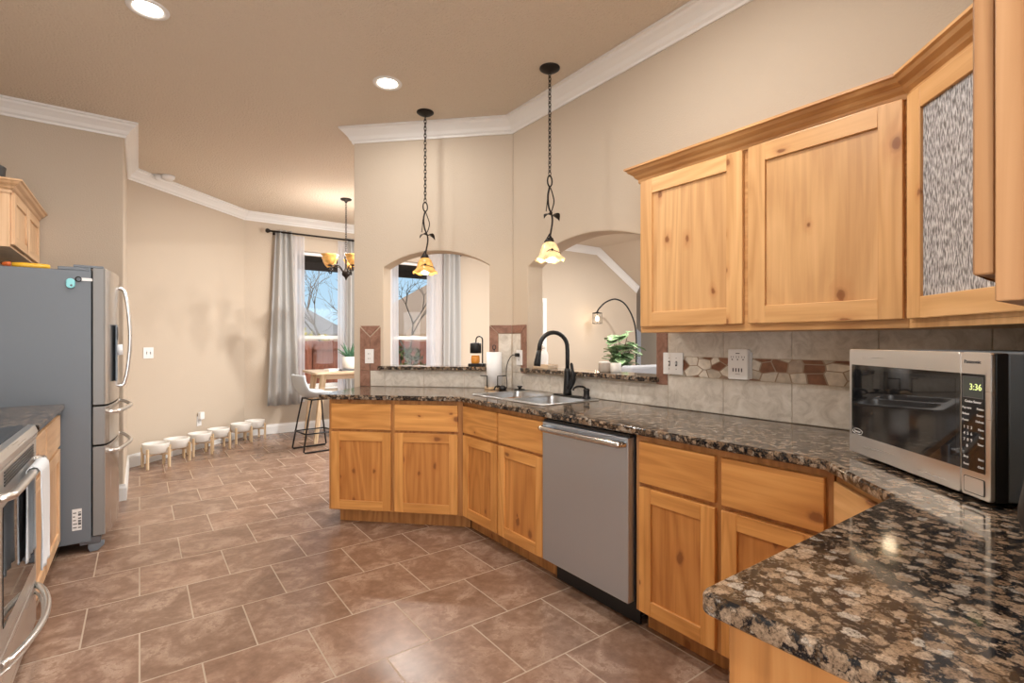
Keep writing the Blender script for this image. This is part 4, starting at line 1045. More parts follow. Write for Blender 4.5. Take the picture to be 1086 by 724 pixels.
# ------------------------------------------------------------------ things on counter and ledges
# paper towel holder
px, py = on_end(0.135, 0, 0.085)[:2]
o = thing('paper_towel_holder', 'black wire paper towel holder on a round wood base in the counter corner', 'paper towel holder', (px, py, CT+.0005))
a = MB(); a.lathe([(0.0, 0), (0.075, 0), (0.077, 0.004), (0.077, 0.014), (0.073, 0.018), (0, 0.018)], n=28); a.build('wood_base', OAK, o)
a = MB(); a.tube([(0, 0, 0.018), (0, 0, 0.315)], 0.004, 8); a.tube([(0.013*S2*math.cos(t), -0.013*S2*math.cos(t), 0.325+0.018*math.sin(t)) for t in [2*PI*i/14 for i in range(14)]], 0.003, 6, True); a.build('centre_rod', M['blackmetal'], o)
for s in (-1, 1):
    a = MB(); d = 0.066*s; e = 0.10*s; k = -0.012
    a.tube([(d*S2*.62+k, -d*S2*.62+k, 0.018), (d*S2*.62-.052, -d*S2*.62-.052, 0.018), (d*S2*.62-.052, -d*S2*.62-.052, 0.105), (e*S2-.03, -e*S2-.03, 0.107)], 0.0042, 6); a.build('wire_arm', M['blackmetal'], o)
o = thing('paper_towel_roll', 'white paper towel roll standing on the wire holder', 'paper towels', (px, py, CT+.019))
a = MB(); a.lathe([(0.02, 0.001), (0.060, 0.001), (0.060, 0.270), (0.02, 0.270)], n=32); a.add([], []); a.build('sheets', M['paper'], o)
a = MB(); a.lathe([(0.0195, 0.001), (0.0195, 0.271), (0.017, 0.271), (0.017, 0.001)], n=20, cap=False); a.build('core', M['taupe'], o)
# plug and cord
o = thing('power_cord', 'black plug and cord drooping from the outlet to the counter', 'cord', (0, 0, 0))
a = MB(); a.box(2.352, 2.379, 3.150, 3.180, 1.172, 1.200); a.build('plug', M['black'], o, 0.004)
a = MB(); a.tube(smooth_path([(2.353, 3.165, 1.186), (2.33, 3.19, 1.18), (2.315, 3.225, 1.12), (2.315, 3.24, 1.04), (2.318, 3.235, 0.97), (2.31, 3.225, 0.935), (2.295, 3.225, 0.9225)], 6), 0.0035, 6); a.build('cable', M['black'], o)
o = thing('dish_brush', 'small black scrub brush lying by the paper towels', 'brush', (2.245, 3.19, CT+.0005), R(-165))
a = MB(); a.lathe([(0.0, 0), (0.026, 0), (0.030, 0.012), (0.028, 0.022), (0.012, 0.034), (0.0, 0.036)], n=16); a.build('brush_head', M['black'], o)
a = MB(); a.tube(smooth_path([(0.02, 0, 0.024), (0.055, 0, 0.034), (0.09, 0.005, 0.03), (0.11, 0.008, 0.012)], 4), 0.006, 8); a.build('grip', M['black'], o)
# candle warmer lamp on left ledge
cx, cy = on_end(0.30, 0, -0.04)[:2]
o = thing('candle_warmer_lamp', 'small black candle warmer lamp with hooked post on the left arch ledge', 'lamp', (cx, cy, 1.0895), R(-45))
a = MB(); a.prism(rrect(-0.068, 0.068, -0.05, 0.05, 0.02), 0, 0.022); a.build('base', M['blackmetal'], o, 0.003)
a = MB(); a.tube([(0.045, 0, 0.022), (0.045, 0, 0.15), (0.045, 0, 0.205)] + [(0.018+0.027*math.cos(t), 0, 0.212+0.03*math.sin(t)) for t in [PI*i/8 for i in range(9)]] + [(-0.009, 0, 0.19)], 0.0055, 8); a.build('post', M['blackmetal'], o)
a = MB(); a.lathe([(0.012, 0.192), (0.04, 0.188), (0.046, 0.184), (0.046, 0.105), (0.043, 0.105), (0.043, 0.18), (0.0, 0.184)], (-0.012, 0, 0), 22); a.build('lamp_shade', M['blackmetal'], o)
o = thing('jar_candle', 'amber glass jar candle under the black warmer lamp', 'candle', (cx-0.014*S2, cy+0.014*S2, 1.0895+.0225))
a = MB(); a.lathe([(0.0, 0), (0.030, 0), (0.035, 0.012), (0.0355, 0.05), (0.031, 0.064), (0.0285, 0.062), (0.031, 0.048), (0, 0.047)], n=20); a.build('jar', M['amberwax'], o)
# right ledge things
o = thing('wood_tray', 'small blond wood tray at the left end of the right arch ledge', 'tray', (2.475, 2.955, 1.0895), R(-90))
a = MB(); a.box(-0.085, 0.085, -0.05, 0.05, 0, 0.012); a.box(-0.085, 0.085, -0.05, -0.042, 0.012, 0.03); a.box(-0.085, 0.085, 0.042, 0.05, 0.012, 0.03); a.box(-0.085, -0.077, -0.042, 0.042, 0.012, 0.03); a.box(0.077, 0.085, -0.042, 0.042, 0.012, 0.03); a.build('tray_body', OAKX, o, 0.002)
o = thing('soap_bottle', 'white soap bottle standing in the wood tray behind the faucet', 'bottle', (2.475, 2.975, 1.102))
a = MB(); a.lathe([(0.0, 0), (0.032, 0), (0.034, 0.006), (0.034, 0.085), (0.028, 0.108), (0.013, 0.120), (0.012, 0.132)], n=20); a.build('bottle_body', M['whitep'], o)
a = MB(); a.lathe([(0.014, 0.1325), (0.014, 0.148), (0.005, 0.15), (0.005, 0.165), (0.0, 0.166)], n=12); a.tube([(0, 0, 0.163), (-0.03, 0.01, 0.163)], 0.005, 6); a.build('pump', M['whitep'], o)
o = thing('canister', 'taupe lidded canister on the right arch ledge left of the plant', 'canister', (2.47, 2.345, 1.0895))
a = MB(); a.lathe([(0.0, 0), (0.038, 0), (0.040, 0.004), (0.040, 0.056), (0.037, 0.06), (0.0, 0.06)], n=24); a.build('canister_body', M['taupe'], o)
a = MB(); a.lathe([(0.038, 0.0605), (0.038, 0.066), (0.0, 0.068)], n=24); a.build('lid', M['ceramic'], o)
o = thing('canister', 'white ceramic cup tucked right behind the taupe canister', 'cup', (2.515, 2.29, 1.0895))
a = MB(); a.lathe([(0.0, 0), (0.034, 0), (0.036, 0.004), (0.036, 0.06), (0.033, 0.06), (0.032, 0.008), (0, 0.007)], n=22); a.build('cup_body', M['ceramic'], o)

# ------------------------------------------------------------------ lights that are objects
def area(name, loc, size, power, col, parent=None, spread=None):
    d = bpy.data.lights.new(name, 'AREA'); d.shape = 'DISK'; d.size = size; d.energy = power; d.color = col
    if spread: d.spread = spread
    o = bpy.data.objects.new(name, d); COL.objects.link(o); o.location = loc
    if parent is not None: o.parent = parent
    return o
def can(x, y, z, label, power, group='recessed ceiling lights'):
    t = thing('ceiling_light', label, 'ceiling light', (x, y, z), 0, group)
    a = MB(); a.lathe([(0.066, -0.0006), (0.066, -0.004), (0.082, -0.008), (0.096, -0.006), (0.098, -0.0006)], n=32, cap=False); a.build('trim_ring', M['white'], t)
    a = MB(); a.lathe([(0.0, -0.002), (0.066, -0.002)], n=32, cap=False); a.build('lens', M['lens'], t)
    area('lamp', (0, 0, -0.012), 0.12, power, (1.0, 0.965, 0.92), t)
    return t
can(0.036, 3.328, CEIL, 'recessed round ceiling light nearest the refrigerator, cut by the top edge', CAN_W*0.9)
can(1.371, 3.319, CEIL, 'recessed round ceiling light left of the near pendant canopies', CAN_W*0.75)
for i, (x, y) in enumerate(((0.04, 1.35), (1.371, 1.25), (0.04, -0.9), (1.371, -1.2))):
    can(x, y, CEIL, 'recessed round ceiling light over the near part of the kitchen, above the frame', CAN_W*1.4)
for (x, y) in ((2.35, 5.35), (3.7, 4.9), (5.0, 5.3)):  # cans added out of view to brighten the nook
    can(x, y, CEIL if x < 2.8 else 3.29, 'added recessed fill light over the dining side, hidden behind the arched wall', NOOK_W, 'added dining fill lights')
for (x, y) in ((7.25, 5.6), (5.0, 2.5), (7.5, 2.5)):
    can(x, y, 3.29, 'recessed round ceiling light in the living room beyond the right arch', 62.0, 'living room ceiling lights')

# pendants
def pendant(label, x, y, zs, shade):
    t = thing('pendant_light', label, 'pendant light', (x, y, CEIL), 0, 'vine pendant lights over the counter')
    k = lambda z: z - CEIL
    a = MB(); a.lathe([(0.0, -0.032), (0.02, -0.030), (0.05, -0.018), (0.066, -0.006), (0.066, -0.0005)], n=28); a.build('canopy', M['iron'], t)
    z0, z1 = -0.03, k(zs+0.41)
    n = int((z0-z1)/0.027); a = MB(); step = (z0-z1)/n
    for i in range(n):
        zc = z0 - step*(i+0.5); h = step*0.74; w = 0.0095
        ring = []
        for j in range(10):
            u = 2*PI*j/10; q = w*math.cos(u); ring.append((q if i % 2 else 0, 0 if i % 2 else q, zc + h*math.sin(u)))
        a.tube(ring, 0.0030, 5, True)
    a.build('chain', M['iron'], t)
    a = MB(); zt = zs+0.41
    loop = [(0.0, 0, k(zt-0.075))]; 
    for j in range(13):
        u = PI*1.5 + 2*PI*j/12; loop.append((0.019*math.cos(u), 0, k(zt-0.036) + 0.036*math.sin(u)))
    a.tube(loop[1:], 0.005, 8)
    a.tube(smooth_path([(0.0, 0, k(zt-0.07)), (-0.012, 0.004, k(zt-0.13)), (0.0, 0.01, k(zt-0.20)), (0.018, 0.0, k(zt-0.255)), (0.022, 0, k(zt-0.30)), (0.010, 0, k(zt-0.36)), (0.0, 0, k(zs+0.005))], 6), 0.0062, 8)
    a.tube(smooth_path([(0.002, 0, k(zt-0.072)), (0.014, -0.008, k(zt-0.11)), (0.036, 0.0, k(zt-0.16)), (0.030, 0.008, k(zt-0.205)), (0.012, 0.006, k(zt-0.24))], 6), 0.0040, 6)
    a.tube(smooth_path([(-0.004, 0, k(zt-0.09)), (-0.022, -0.006, k(zt-0.14)), (-0.024, 0.0, k(zt-0.19)), (-0.030, 0, k(zt-0.235))], 6), 0.0032, 6)
    a.build('vine_stem', M['iron'], t)
    for s in (-1, 1):
        a = MB(); zb = k(zt-0.255)
        def lf(u, v, s=s, zb=zb):
            q = 0.034*math.sin(PI*min(1, 0.12+0.88*u))*(v*2-1)
            return (0.018 + s*(0.006+0.060*u), q, zb + 0.012*math.sin(PI*u) - 0.030*u*u + 0.006*abs(v*2-1))
        a.grid(lf, 8, 4); a.build('leaf', M['iron'], t, solid=0.003)
    a = MB()
    for j in range(3):
        u = 2*PI*j/3 + 0.5
        a.tube([(0, 0, k(zs+0.035)), (0.020*math.cos(u), 0.020*math.sin(u), k(zs+0.0)), (0.034*math.cos(u), 0.034*math.sin(u), k(zs-0.022))], 0.004, 6)
    a.lathe([(0.0, k(zs+0.01)), (0.022, k(zs+0.005)), (0.030, k(zs-0.018)), (0.028, k(zs-0.028))], n=18); a.build('holder', M['iron'], t)
    a = MB()
    def wav(r, z, u):
        f = max(0.0, (r-0.06)/0.035); return (r*(1+0.055*f*math.cos(6*u)), z + 0.008*f*math.cos(6*u))
    a.lathe([(0.028, k(zs-0.022)), (0.046, k(zs-0.040)), (0.058, k(zs-0.068)), (0.066, k(zs-0.100)), (0.080, k(zs-0.122)), (0.096, k(zs-0.138))], n=48, fn=wav, cap=False)
    sh = a.build('glass_shade', shade, t, solid=0.003)
    a = MB(); a.tube(smooth_path([(-0.056, -0.03, k(zs-0.095)), (-0.04, -0.055, k(zs-0.080)), (0.0, -0.066, k(zs-0.088)), (0.045, -0.056, k(zs-0.096)), (0.075, -0.012, k(zs-0.105))], 5), 0.0022, 5); a.ball((-0.03, -0.060, k(zs-0.08)), (0.010, 0.004, 0.008)); a.build('vine_overlay', M['iron'], sh)
    a = MB(); a.ball((0, 0, k(zs-0.115)), (0.034, 0.034, 0.036), 16, 10); a.lathe([(0.014, k(zs-0.03)), (0.016, k(zs-0.085))], n=12); a.build('bulb', M['bulb'], t)
    d = bpy.data.lights.new('lamp', 'POINT'); d.energy = PEND_W; d.color = (1, 0.78, 0.5); d.shadow_soft_size = 0.035
    o = bpy.data.objects.new('lamp', d); COL.objects.link(o); o.parent = t; o.location = (0, 0, k(zs-0.17))
    return t
pendant('dark iron vine pendant light with deep amber shade, the left one over the counter', 1.781, 3.57, 1.955, M['shade'])
pendant('dark iron vine pendant light with amber shade coloured as lit, the right one above the faucet', 2.143, 2.516, 1.953, M['shade2'])

# chandelier
ch = thing('chandelier', 'dark iron chandelier with upturned amber glass shades in the dining nook', 'chandelier', (2.072, 6.327, CEIL))
a = MB(); a.lathe([(0.0, -0.05), (0.012, -0.05), (0.02, -0.03), (0.065, -0.015), (0.07, -0.0005)], n=24); a.build('canopy', M['iron'], ch)
a = MB(); n = 24
for i in range(n):
    zc = -0.05 - 0.62*(i+0.5)/n; h = 0.62/n*0.74
    a.tube([((0.010*math.cos(2*PI*j/8) if i % 2 else 0), (0 if i % 2 else 0.010*math.cos(2*PI*j/8)), zc + h*math.sin(2*PI*j/8)) for j in range(8)], 0.003, 4, True)
a.build('chain', M['iron'], ch)
a = MB(); a.lathe([(0.0, -0.66), (0.014, -0.67), (0.012, -0.70), (0.022, -0.73), (0.012, -0.77), (0.012, -0.86), (0.03, -0.89), (0.05, -0.925), (0.045, -0.95), (0.018, -0.975), (0.008, -1.0), (0.0, -1.015)], n=18); a.build('column', M['iron'], ch)
for i in range(5):
    u = R(200) + 2*PI*i/5; cu, su = math.cos(u), math.sin(u)
    def P(r, z): return (r*cu, r*su, z)
    a = MB(); a.tube(smooth_path([P(0.03, -0.93), P(0.09, -0.85), P(0.16, -0.835), P(0.22, -0.87), P(0.245, -0.90), P(0.215, -0.915), P(0.20, -0.88), P(0.215, -0.86), P(0.235, -0.85)], 5), 0.007, 8)
    a.lathe([(0.0, -0.862), (0.025, -0.858), (0.03, -0.845), (0.012, -0.84)], P(0.235, 0), 12); arm = a.build('arm', M['iron'], ch)
    a = MB(); a.lathe([(0.028, -0.842), (0.055, -0.815), (0.075, -0.78), (0.083, -0.745), (0.10, -0.722)], P(0.235, 0), 30, fn=lambda r, z, t: (r*(1+0.05*max(0, (r-0.07)/0.03)*math.cos(6*t)), z), cap=False); a.build('glass_shade', M['shade'], arm, solid=0.003)
    a = MB(); a.ball(P(0.235, -0.785), (0.028, 0.028, 0.036), 10, 8); a.build('bulb', M['bulb'], arm)
d = bpy.data.lights.new('lamp', 'POINT'); d.energy = NOOK_W*0.32; d.color = (1, 0.95, 0.90); d.shadow_soft_size = 0.2
o = bpy.data.objects.new('lamp', d); COL.objects.link(o); o.parent = ch; o.location = (0, 0, -0.62)

# ------------------------------------------------------------------ nook: curtains, furniture, pet bowls
def rod(label, x0, x1):
    t = thing('curtain_rod', label, 'curtain rod', (0, 7.63, 2.813), 0, 'curtain rods')
    a = MB(); a.tube([(x0, 0, 0), (x1, 0, 0)], 0.013, 10); a.build('pole', M['iron'], t)
    for x, s in ((x0, -1), (x1, 1)):
        a = MB(); a.T = Matrix.Translation((x, 0, 0)) @ Matrix.Rotation(R(90)*s, 4, 'Y'); a.lathe([(0.014, 0), (0.017, 0.01), (0.030, 0.03), (0.032, 0.045), (0.02, 0.065), (0, 0.07)], n=14); a.build('finial', M['iron'], t)
    for x in (x0+0.06, x1-0.06):
        a = MB(); a.tube([(x, 0, 0), (x, 0.05, 0.0), (x, 0.108, 0.0)], 0.006, 6); a.lathe([(0.0, -0.03), (0.02, -0.03), (0.02, 0.03), (0, 0.03)], (x, 0.095, 0), 8) if False else a.box(x-0.014, x+0.014, 0.098, 0.1092, -0.03, 0.03); a.build('bracket', M['iron'], t)
    return t
rod('dark curtain rod over the left dining window', 1.46, 2.66)
rod('dark curtain rod over the dining window seen through the left arch', 3.06, 4.60)
def curtain(name, label, x0, x1, zb, zt, y, amp, waves, mat, solid, flare=0.0, cat='curtain', group=None, ph=0.0):
    def fn(u, v):
        z = zb + (zt-zb)*v
        w = 1 + flare*(1-v)
        xc = (x0+x1)/2
        x = xc + (x0-xc + (x1-x0)*u)*w
        return (x, y + amp*math.sin(2*PI*waves*u+ph)*(0.75+0.25*(1-v)) + amp*0.3*math.sin(2*PI*waves*0.5*u+1+3*(1-v)), z)
    a = MB(); a.grid(fn, int(waves*14), 14); o = a.build(name, mat, None, solid=solid)
    return tag(o, label, cat, group)
curtain('curtain', 'grey curtain panel hanging full length left of the left dining window', 1.53, 1.74, 0.40, 2.845, 7.655, 0.04, 3, M['curtain'], 0.003, 1.05, group='grey curtains')
curtain('curtain', 'grey curtain panel right of the left dining window, behind the wall end', 2.53, 2.64, 0.40, 2.845, 7.655, 0.035, 2, M['curtain'], 0.003, 0.4, group='grey curtains')
curtain('curtain', 'grey curtain panel seen through the left arch right of the window', 4.18, 4.48, 0.40, 2.845, 7.655, 0.045, 3, M['curtain'], 0.003, 0.15, group='grey curtains')
curtain('sheer_curtain', 'white sheer curtain between the left grey curtain and the dining window', 1.70, 1.925, 0.42, 2.80, 7.708, 0.006, 4, M['sheer'], 0, 0.03, 'sheer curtain', 'white sheers')
curtain('sheer_curtain', 'white sheer curtain at the right side of the left dining window', 2.40, 2.60, 0.42, 2.80, 7.708, 0.006, 4, M['sheer'], 0, 0.03, 'sheer curtain', 'white sheers')
curtain('sheer_curtain', 'narrow white sheer at the left jamb of the left arch', 3.12, 3.37, 0.42, 2.80, 7.708, 0.006, 4, M['sheer'], 0, 0.03, 'sheer curtain', 'white sheers')
curtain('sheer_curtain', 'white sheer curtain beside the grey panel seen through the left arch', 3.88, 4.24, 0.42, 2.80, 7.708, 0.007, 5, M['sheer'], 0, 0.12, 'sheer curtain', 'white sheers')

# dining table
tb = thing('dining_table', 'blond wood counter-height dining table by the nook window', 'table', (2.58, 6.93, 0), R(-3))
TZ = 0.90
a = MB(); a.prism(rrect(-0.80, 0.80, -0.40, 0.40, 0.05), TZ-0.03, TZ); a.build('tabletop', OAKX, tb, 0.006, 2)
a = MB(); a.box(-0.66, 0.66, -0.27, -0.25, TZ-0.10, TZ-0.0305); a.box(-0.66, 0.66, 0.25, 0.27, TZ-0.10, TZ-0.0305); a.box(-0.66, -0.64, -0.25, 0.25, TZ-0.10, TZ-0.0305); a.box(0.64, 0.66, -0.25, 0.25, TZ-0.10, TZ-0.0305); a.build('apron', OAKX, tb)
for sx in (-1, 1):
    for sy in (-1, 1):
        a = MB(); t0 = (sx*0.66, sy*0.25, TZ-0.0305); t1 = (sx*0.77, sy*0.31, 0.0)
        w0, w1 = 0.035, 0.022
        a.add([(t0[0]+i*w0, t0[1]+j*w0, t0[2]) for i, j in ((-1,-1),(1,-1),(1,1),(-1,1))] + [(t1[0]+i*w1, t1[1]+j*w1, t1[2]) for i, j in ((-1,-1),(1,-1),(1,1),(-1,1))],
              [(0,1,2,3),(7,6,5,4),(0,4,5,1),(1,5,6,2),(2,6,7,3),(3,7,4,0)])
        a.build('leg', OAK, tb, 0.003)
a = MB(); a.box(-0.72, -0.67, -0.26, 0.26, 0.55, 0.60); a.box(0.67, 0.72, -0.26, 0.26, 0.55, 0.60); a.build('stretcher', OAKX, tb, 0.003)

# bar stool
sl_ = thing('bar_stool', 'pale grey bucket bar stool with black sled legs at the dining table', 'stool', (1.70, 6.31, 0), R(6))
def shell(u, v):
    # v: front edge of the seat -> back top ; u: side to side
    s = v; w = 0.205 - 0.02*s + 0.02*math.sin(PI*s)
    q = (u*2-1)
    prof = [(0.21, 0.625), (0.17, 0.645), (0.05, 0.635), (-0.08, 0.63), (-0.16, 0.66), (-0.205, 0.74), (-0.235, 0.83), (-0.255, 0.90)]
    f = s*(len(prof)-1); i = min(int(f), len(prof)-2); t = f-i
    x = prof[i][0]*(1-t)+prof[i+1][0]*t; z = prof[i][1]*(1-t)+prof[i+1][1]*t
    lift = 0.075*(q*q)*math.sin(PI*min(1, s*1.15))
    return (x + 0.07*q*q*max(0, s-0.45)*1.6, q*w, z + lift)
a = MB(); a.grid(shell, 14, 24); a.build('seat_shell', M['stool'], sl_, solid=0.022)
for s in (-1, 1):
    a = MB(); yb = s*0.185; yt = s*0.15
    a.tube([(0.13, yt, 0.615), (0.155, s*0.165, 0.35), (0.205, yb, 0.02), (0.195, yb, 0.010), (-0.195, yb, 0.010), (-0.205, yb, 0.02), (-0.15, s*0.16, 0.36), (-0.10, yt, 0.61)], 0.010, 8); a.build('leg', M['blackmetal'], sl_)
a = MB(); a.tube([(0.177, -0.172, 0.22), (0.177, 0.172, 0.22)], 0.009, 8); a.tube([(-0.178, -0.172, 0.22), (-0.178, 0.172, 0.22)], 0.009, 8); a.tube([(0.177, -0.172, 0.22), (-0.178, -0.172, 0.22)], 0.008, 8); a.tube([(0.177, 0.172, 0.22), (-0.178, 0.172, 0.22)], 0.008, 8); a.build('footrest', M['blackmetal'], sl_)
a = MB(); a.tube([(0.13, -0.15, 0.612), (0.13, 0.15, 0.612), (-0.10, 0.15, 0.610), (-0.10, -0.15, 0.610)], 0.009, 8, True); a.build('seat_frame', M['blackmetal'], sl_)

# aloe in pot on tray
tr = thing('serving_tray', 'dark flat tray under the potted aloe on the dining table', 'tray', (2.28, 6.83, TZ+.0005))
a = MB(); a.prism(rrect(-0.14, 0.20, -0.10, 0.10, 0.02), 0, 0.02); a.build('tray_base', M['greyp'], tr, 0.003)
al = thing('potted_aloe', 'spiky green aloe in a white pot on the dining table', 'potted plant', (2.29, 6.83, TZ+.021))
a = MB(); a.lathe([(0.0, 0), (0.085, 0), (0.092, 0.01), (0.105, 0.165), (0.098, 0.165), (0.09, 0.14), (0, 0.14)], n=24); a.build('pot', M['ceramic'], al)
random.seed(3)
for i in range(15):
    u = 2.4*i; tilt = 0.25 + 0.055*i; L = 0.24 - 0.005*i
    a = MB(); ps = []; 
    for k in range(7):
        t = k/6; r_ = 0.012 + L*t*math.sin(tilt)*(0.75+0.5*t); ps.append((r_*math.cos(u), r_*math.sin(u), 0.138 + L*t*math.cos(tilt)))
    a.tube(ps, [0.017, 0.018, 0.016, 0.013, 0.010, 0.006, 0.0015], 6); a.build('leaf', M['leaf'], al)
bk = thing('book', 'white closed book lying on the table left of the aloe', 'book', (2.06, 6.86, TZ+.0005), R(20))
a = MB(); a.box(-0.08, 0.08, -0.05, 0.05, 0.002, 0.026); a.build('pages', M['paper'], bk); a = MB(); a.box(-0.082, 0.082, -0.052, 0.052, 0, 0.0018); a.box(-0.082, 0.082, -0.052, 0.052, 0.0262, 0.0285); a.box(-0.084, -0.0822, -0.052, 0.052, 0, 0.0285); a.build('cover', M['whitep'], bk)

# pet bowls in wooden stands
spots = [(0.135, 6.385), (0.325, 6.575), (0.555, 6.805), (0.765, 7.015), (1.045, 7.295), (1.235, 7.475)]
LB = ['nearest the refrigerator, first of the row', 'second from the refrigerator', 'third from the refrigerator, under the wall outlet', 'fourth from the refrigerator', 'fifth from the refrigerator, second from the curtain', 'farthest from the refrigerator, nearest the grey curtain']
def bowl_stand(lab):
    t = thing('bowl_stand', 'blond wood pet bowl stand ' + lab, 'bowl stand', (0, 0, 0), 0, 'pet bowl stands along the angled wall')
    a = MB(); a.box(-0.121, 0.121, -0.010, 0.010, 0.128, 0.148); a.box(-0.010, 0.010, -0.121, -0.010, 0.128, 0.148); a.box(-0.010, 0.010, 0.010, 0.121, 0.128, 0.148); a.build('cross_rail', OAKX, t)
    for (x, y) in ((-0.132, 0), (0.132, 0), (0, -0.132), (0, 0.132)):
        a = MB(); a.box(x-0.0108, x+0.0108, y-0.0108, y+0.0108, 0.0, 0.205); a.build('leg', OAK, t, 0.003)
    return t
def bowl(lab):
    t = thing('pet_bowl', 'white ceramic pet bowl in the stand ' + lab, 'pet bowl', (0, 0, 0), 0, 'white pet bowls')
    a = MB(); a.lathe([(0.0, 0), (0.095, 0), (0.108, 0.012), (0.1195, 0.085), (0.1195, 0.10), (0.113, 0.10), (0.106, 0.07), (0.09, 0.018), (0.0, 0.012)], n=28); a.build('dish', M['ceramic'], t)
    return t
s0 = bowl_stand(LB[0]); b0 = bowl(LB[0])
for i, (x, y) in enumerate(spots):
    s = s0 if i == 0 else copy_tree(s0); b = b0 if i == 0 else copy_tree(b0)
    s['label'] = 'blond wood pet bowl stand ' + LB[i]; b['label'] = 'white ceramic pet bowl in the stand ' + LB[i]
    s.location = (x, y, 0); b.location = (x, y, 0.1485)
    s.rotation_euler.z = R(58); b.rotation_euler.z = R(58)

# ------------------------------------------------------------------ living room seen through the right arch
o = thing('sofa', 'pale grey sofa back seen through the right arch below the plant', 'sofa', (6.75, 5.05, 0))
a = MB(); a.prism(rrect(-1.0, 1.0, -0.11, 0.11, 0.06), 0.12, 0.93); a.build('back', M['sofa'], o, 0.04, 3)
a = MB(); a.box(-0.78, 0.78, -0.95, -0.12, 0.12, 0.42); a.build('seat', M['sofa'], o, 0.03, 3)
for s in (-1, 1):
    a = MB(); a.box(s*0.79, s*1.0, -0.95, -0.12, 0.12, 0.64); a.build('arm', M['sofa'], o, 0.04, 3)
    for y in (-0.88, 0.05):
        a = MB(); a.lathe([(0.015, 0), (0.025, 0.119)], (s*0.9, y, 0), 10); a.build('leg', M['iron'], o)
o = thing('side_table', 'light side table behind the sofa carrying the leafy plant', 'table', (6.30, 5.60, 0))
a = MB(); a.prism(rrect(-0.42, 0.42, -0.19, 0.19, 0.02), 0.70, 0.735); a.build('tabletop', M['whitep'], o, 0.004)
for sx in (-1, 1):
    for sy in (-1, 1):
        a = MB(); a.box(sx*0.37-0.02, sx*0.37+0.02, sy*0.15-0.02, sy*0.15+0.02, 0, 0.6995); a.build('leg', M['whitep'], o)
pl = thing('leafy_houseplant', 'bushy variegated green houseplant in a white pot beyond the right arch', 'potted plant', (6.27, 5.60, 0.7355))
a = MB(); a.lathe([(0.0, 0), (0.085, 0), (0.105, 0.17), (0.098, 0.17), (0.09, 0.14), (0, 0.14)], n=22); a.build('pot', M['ceramic'], pl)
leafg = stone('variegated_leaf', (0.06, 0.15, 0.06), (0.20, 0.32, 0.15), (0.62, 0.66, 0.46), 0.5, 14)
random.seed(11)
a = MB(); stems = []
for i in range(10):
    u = 2*PI*i/10 + random.uniform(-.3, .3); h = random.uniform(0.50, 0.80) if i % 2 else random.uniform(0.26, 0.48); r_ = 0.25 - 0.30*(h-0.26)
    p = smooth_path([(0, 0, 0.12), (r_*0.4*math.cos(u), r_*0.4*math.sin(u), h*0.55), (r_*math.cos(u), r_*math.sin(u), h)], 4); a.tube(p, 0.006, 5); stems.append(p)
a.build('stems', M['bark'], pl)
for p in stems:
    for k in range(10):
        q = p[min(len(p)-1, 2+int(k*0.75))]; u = random.uniform(0, 2*PI); el = random.uniform(-0.5, 0.6); L = random.uniform(0.17, 0.25); W = L*0.42
        d = Vector((math.cos(u)*math.cos(el), math.sin(u)*math.cos(el), math.sin(el))); sd_ = d.cross(Vector((0, 0, 1))).normalized(); up = sd_.cross(d)
        a = MB()
        a.grid(lambda uu, vv: q + d*(L*uu+0.01) + sd_*(W*math.sin(PI*min(1, 0.06+0.94*uu))*(2*vv-1)) + up*(-0.05*uu*uu + 0.015*abs(2*vv-1)), 6, 4); a.build('leaf', leafg, pl)
al_ = thing('arc_lamp', 'black arched floor lamp with caged bulb beyond the right arch', 'floor lamp', (8.25, 6.95, 0))
Rv = Vector((-0.80, 0.59, 0)).normalized()
def AP(d, z): return (Rv.x*d, Rv.y*d, z)
a = MB(); a.lathe([(0.0, 0), (0.15, 0), (0.15, 0.025), (0.03, 0.04), (0.0, 0.04)], n=24); a.build('base', M['blackmetal'], al_)
a = MB(); a.tube(smooth_path([AP(0, 0.035), AP(0, 0.8), AP(0.0, 1.4), AP(0.06, 1.75), AP(0.22, 2.05), AP(0.42, 2.16), AP(0.62, 2.10), AP(0.76, 1.97), AP(0.80, 1.90)], 6), 0.016, 8); a.build('arched_pole', M['blackmetal'], al_)
a = MB(); c_ = Vector(AP(0.80, 0))
a.lathe([(0.0, 1.90), (0.03, 1.90), (0.04, 1.885), (0.10, 1.88), (0.10, 1.865), (0.0, 1.87)], c_, 18)
for k in range(8): 
    u = 2*PI*k/8; a.tube([(c_.x+0.095*math.cos(u), c_.y+0.095*math.sin(u), 1.87), (c_.x+0.095*math.cos(u), c_.y+0.095*math.sin(u), 1.66)], 0.004, 5)
a.tube([(c_.x+0.095*math.cos(2*PI*k/20), c_.y+0.095*math.sin(2*PI*k/20), 1.66) for k in range(20)], 0.005, 5, True); a.build('cage_shade', M['blackmetal'], al_)
a = MB(); a.ball((c_.x, c_.y, 1.76), (0.035, 0.035, 0.06), 12, 8); a.build('bulb', M['bulb'], al_)
d = bpy.data.lights.new('lamp', 'POINT'); d.energy = 6; d.color = (1, 0.75, 0.48); d.shadow_soft_size = 0.05
o = bpy.data.objects.new('lamp', d); COL.objects.link(o); o.parent = al_; o.location = (c_.x, c_.y, 1.72)

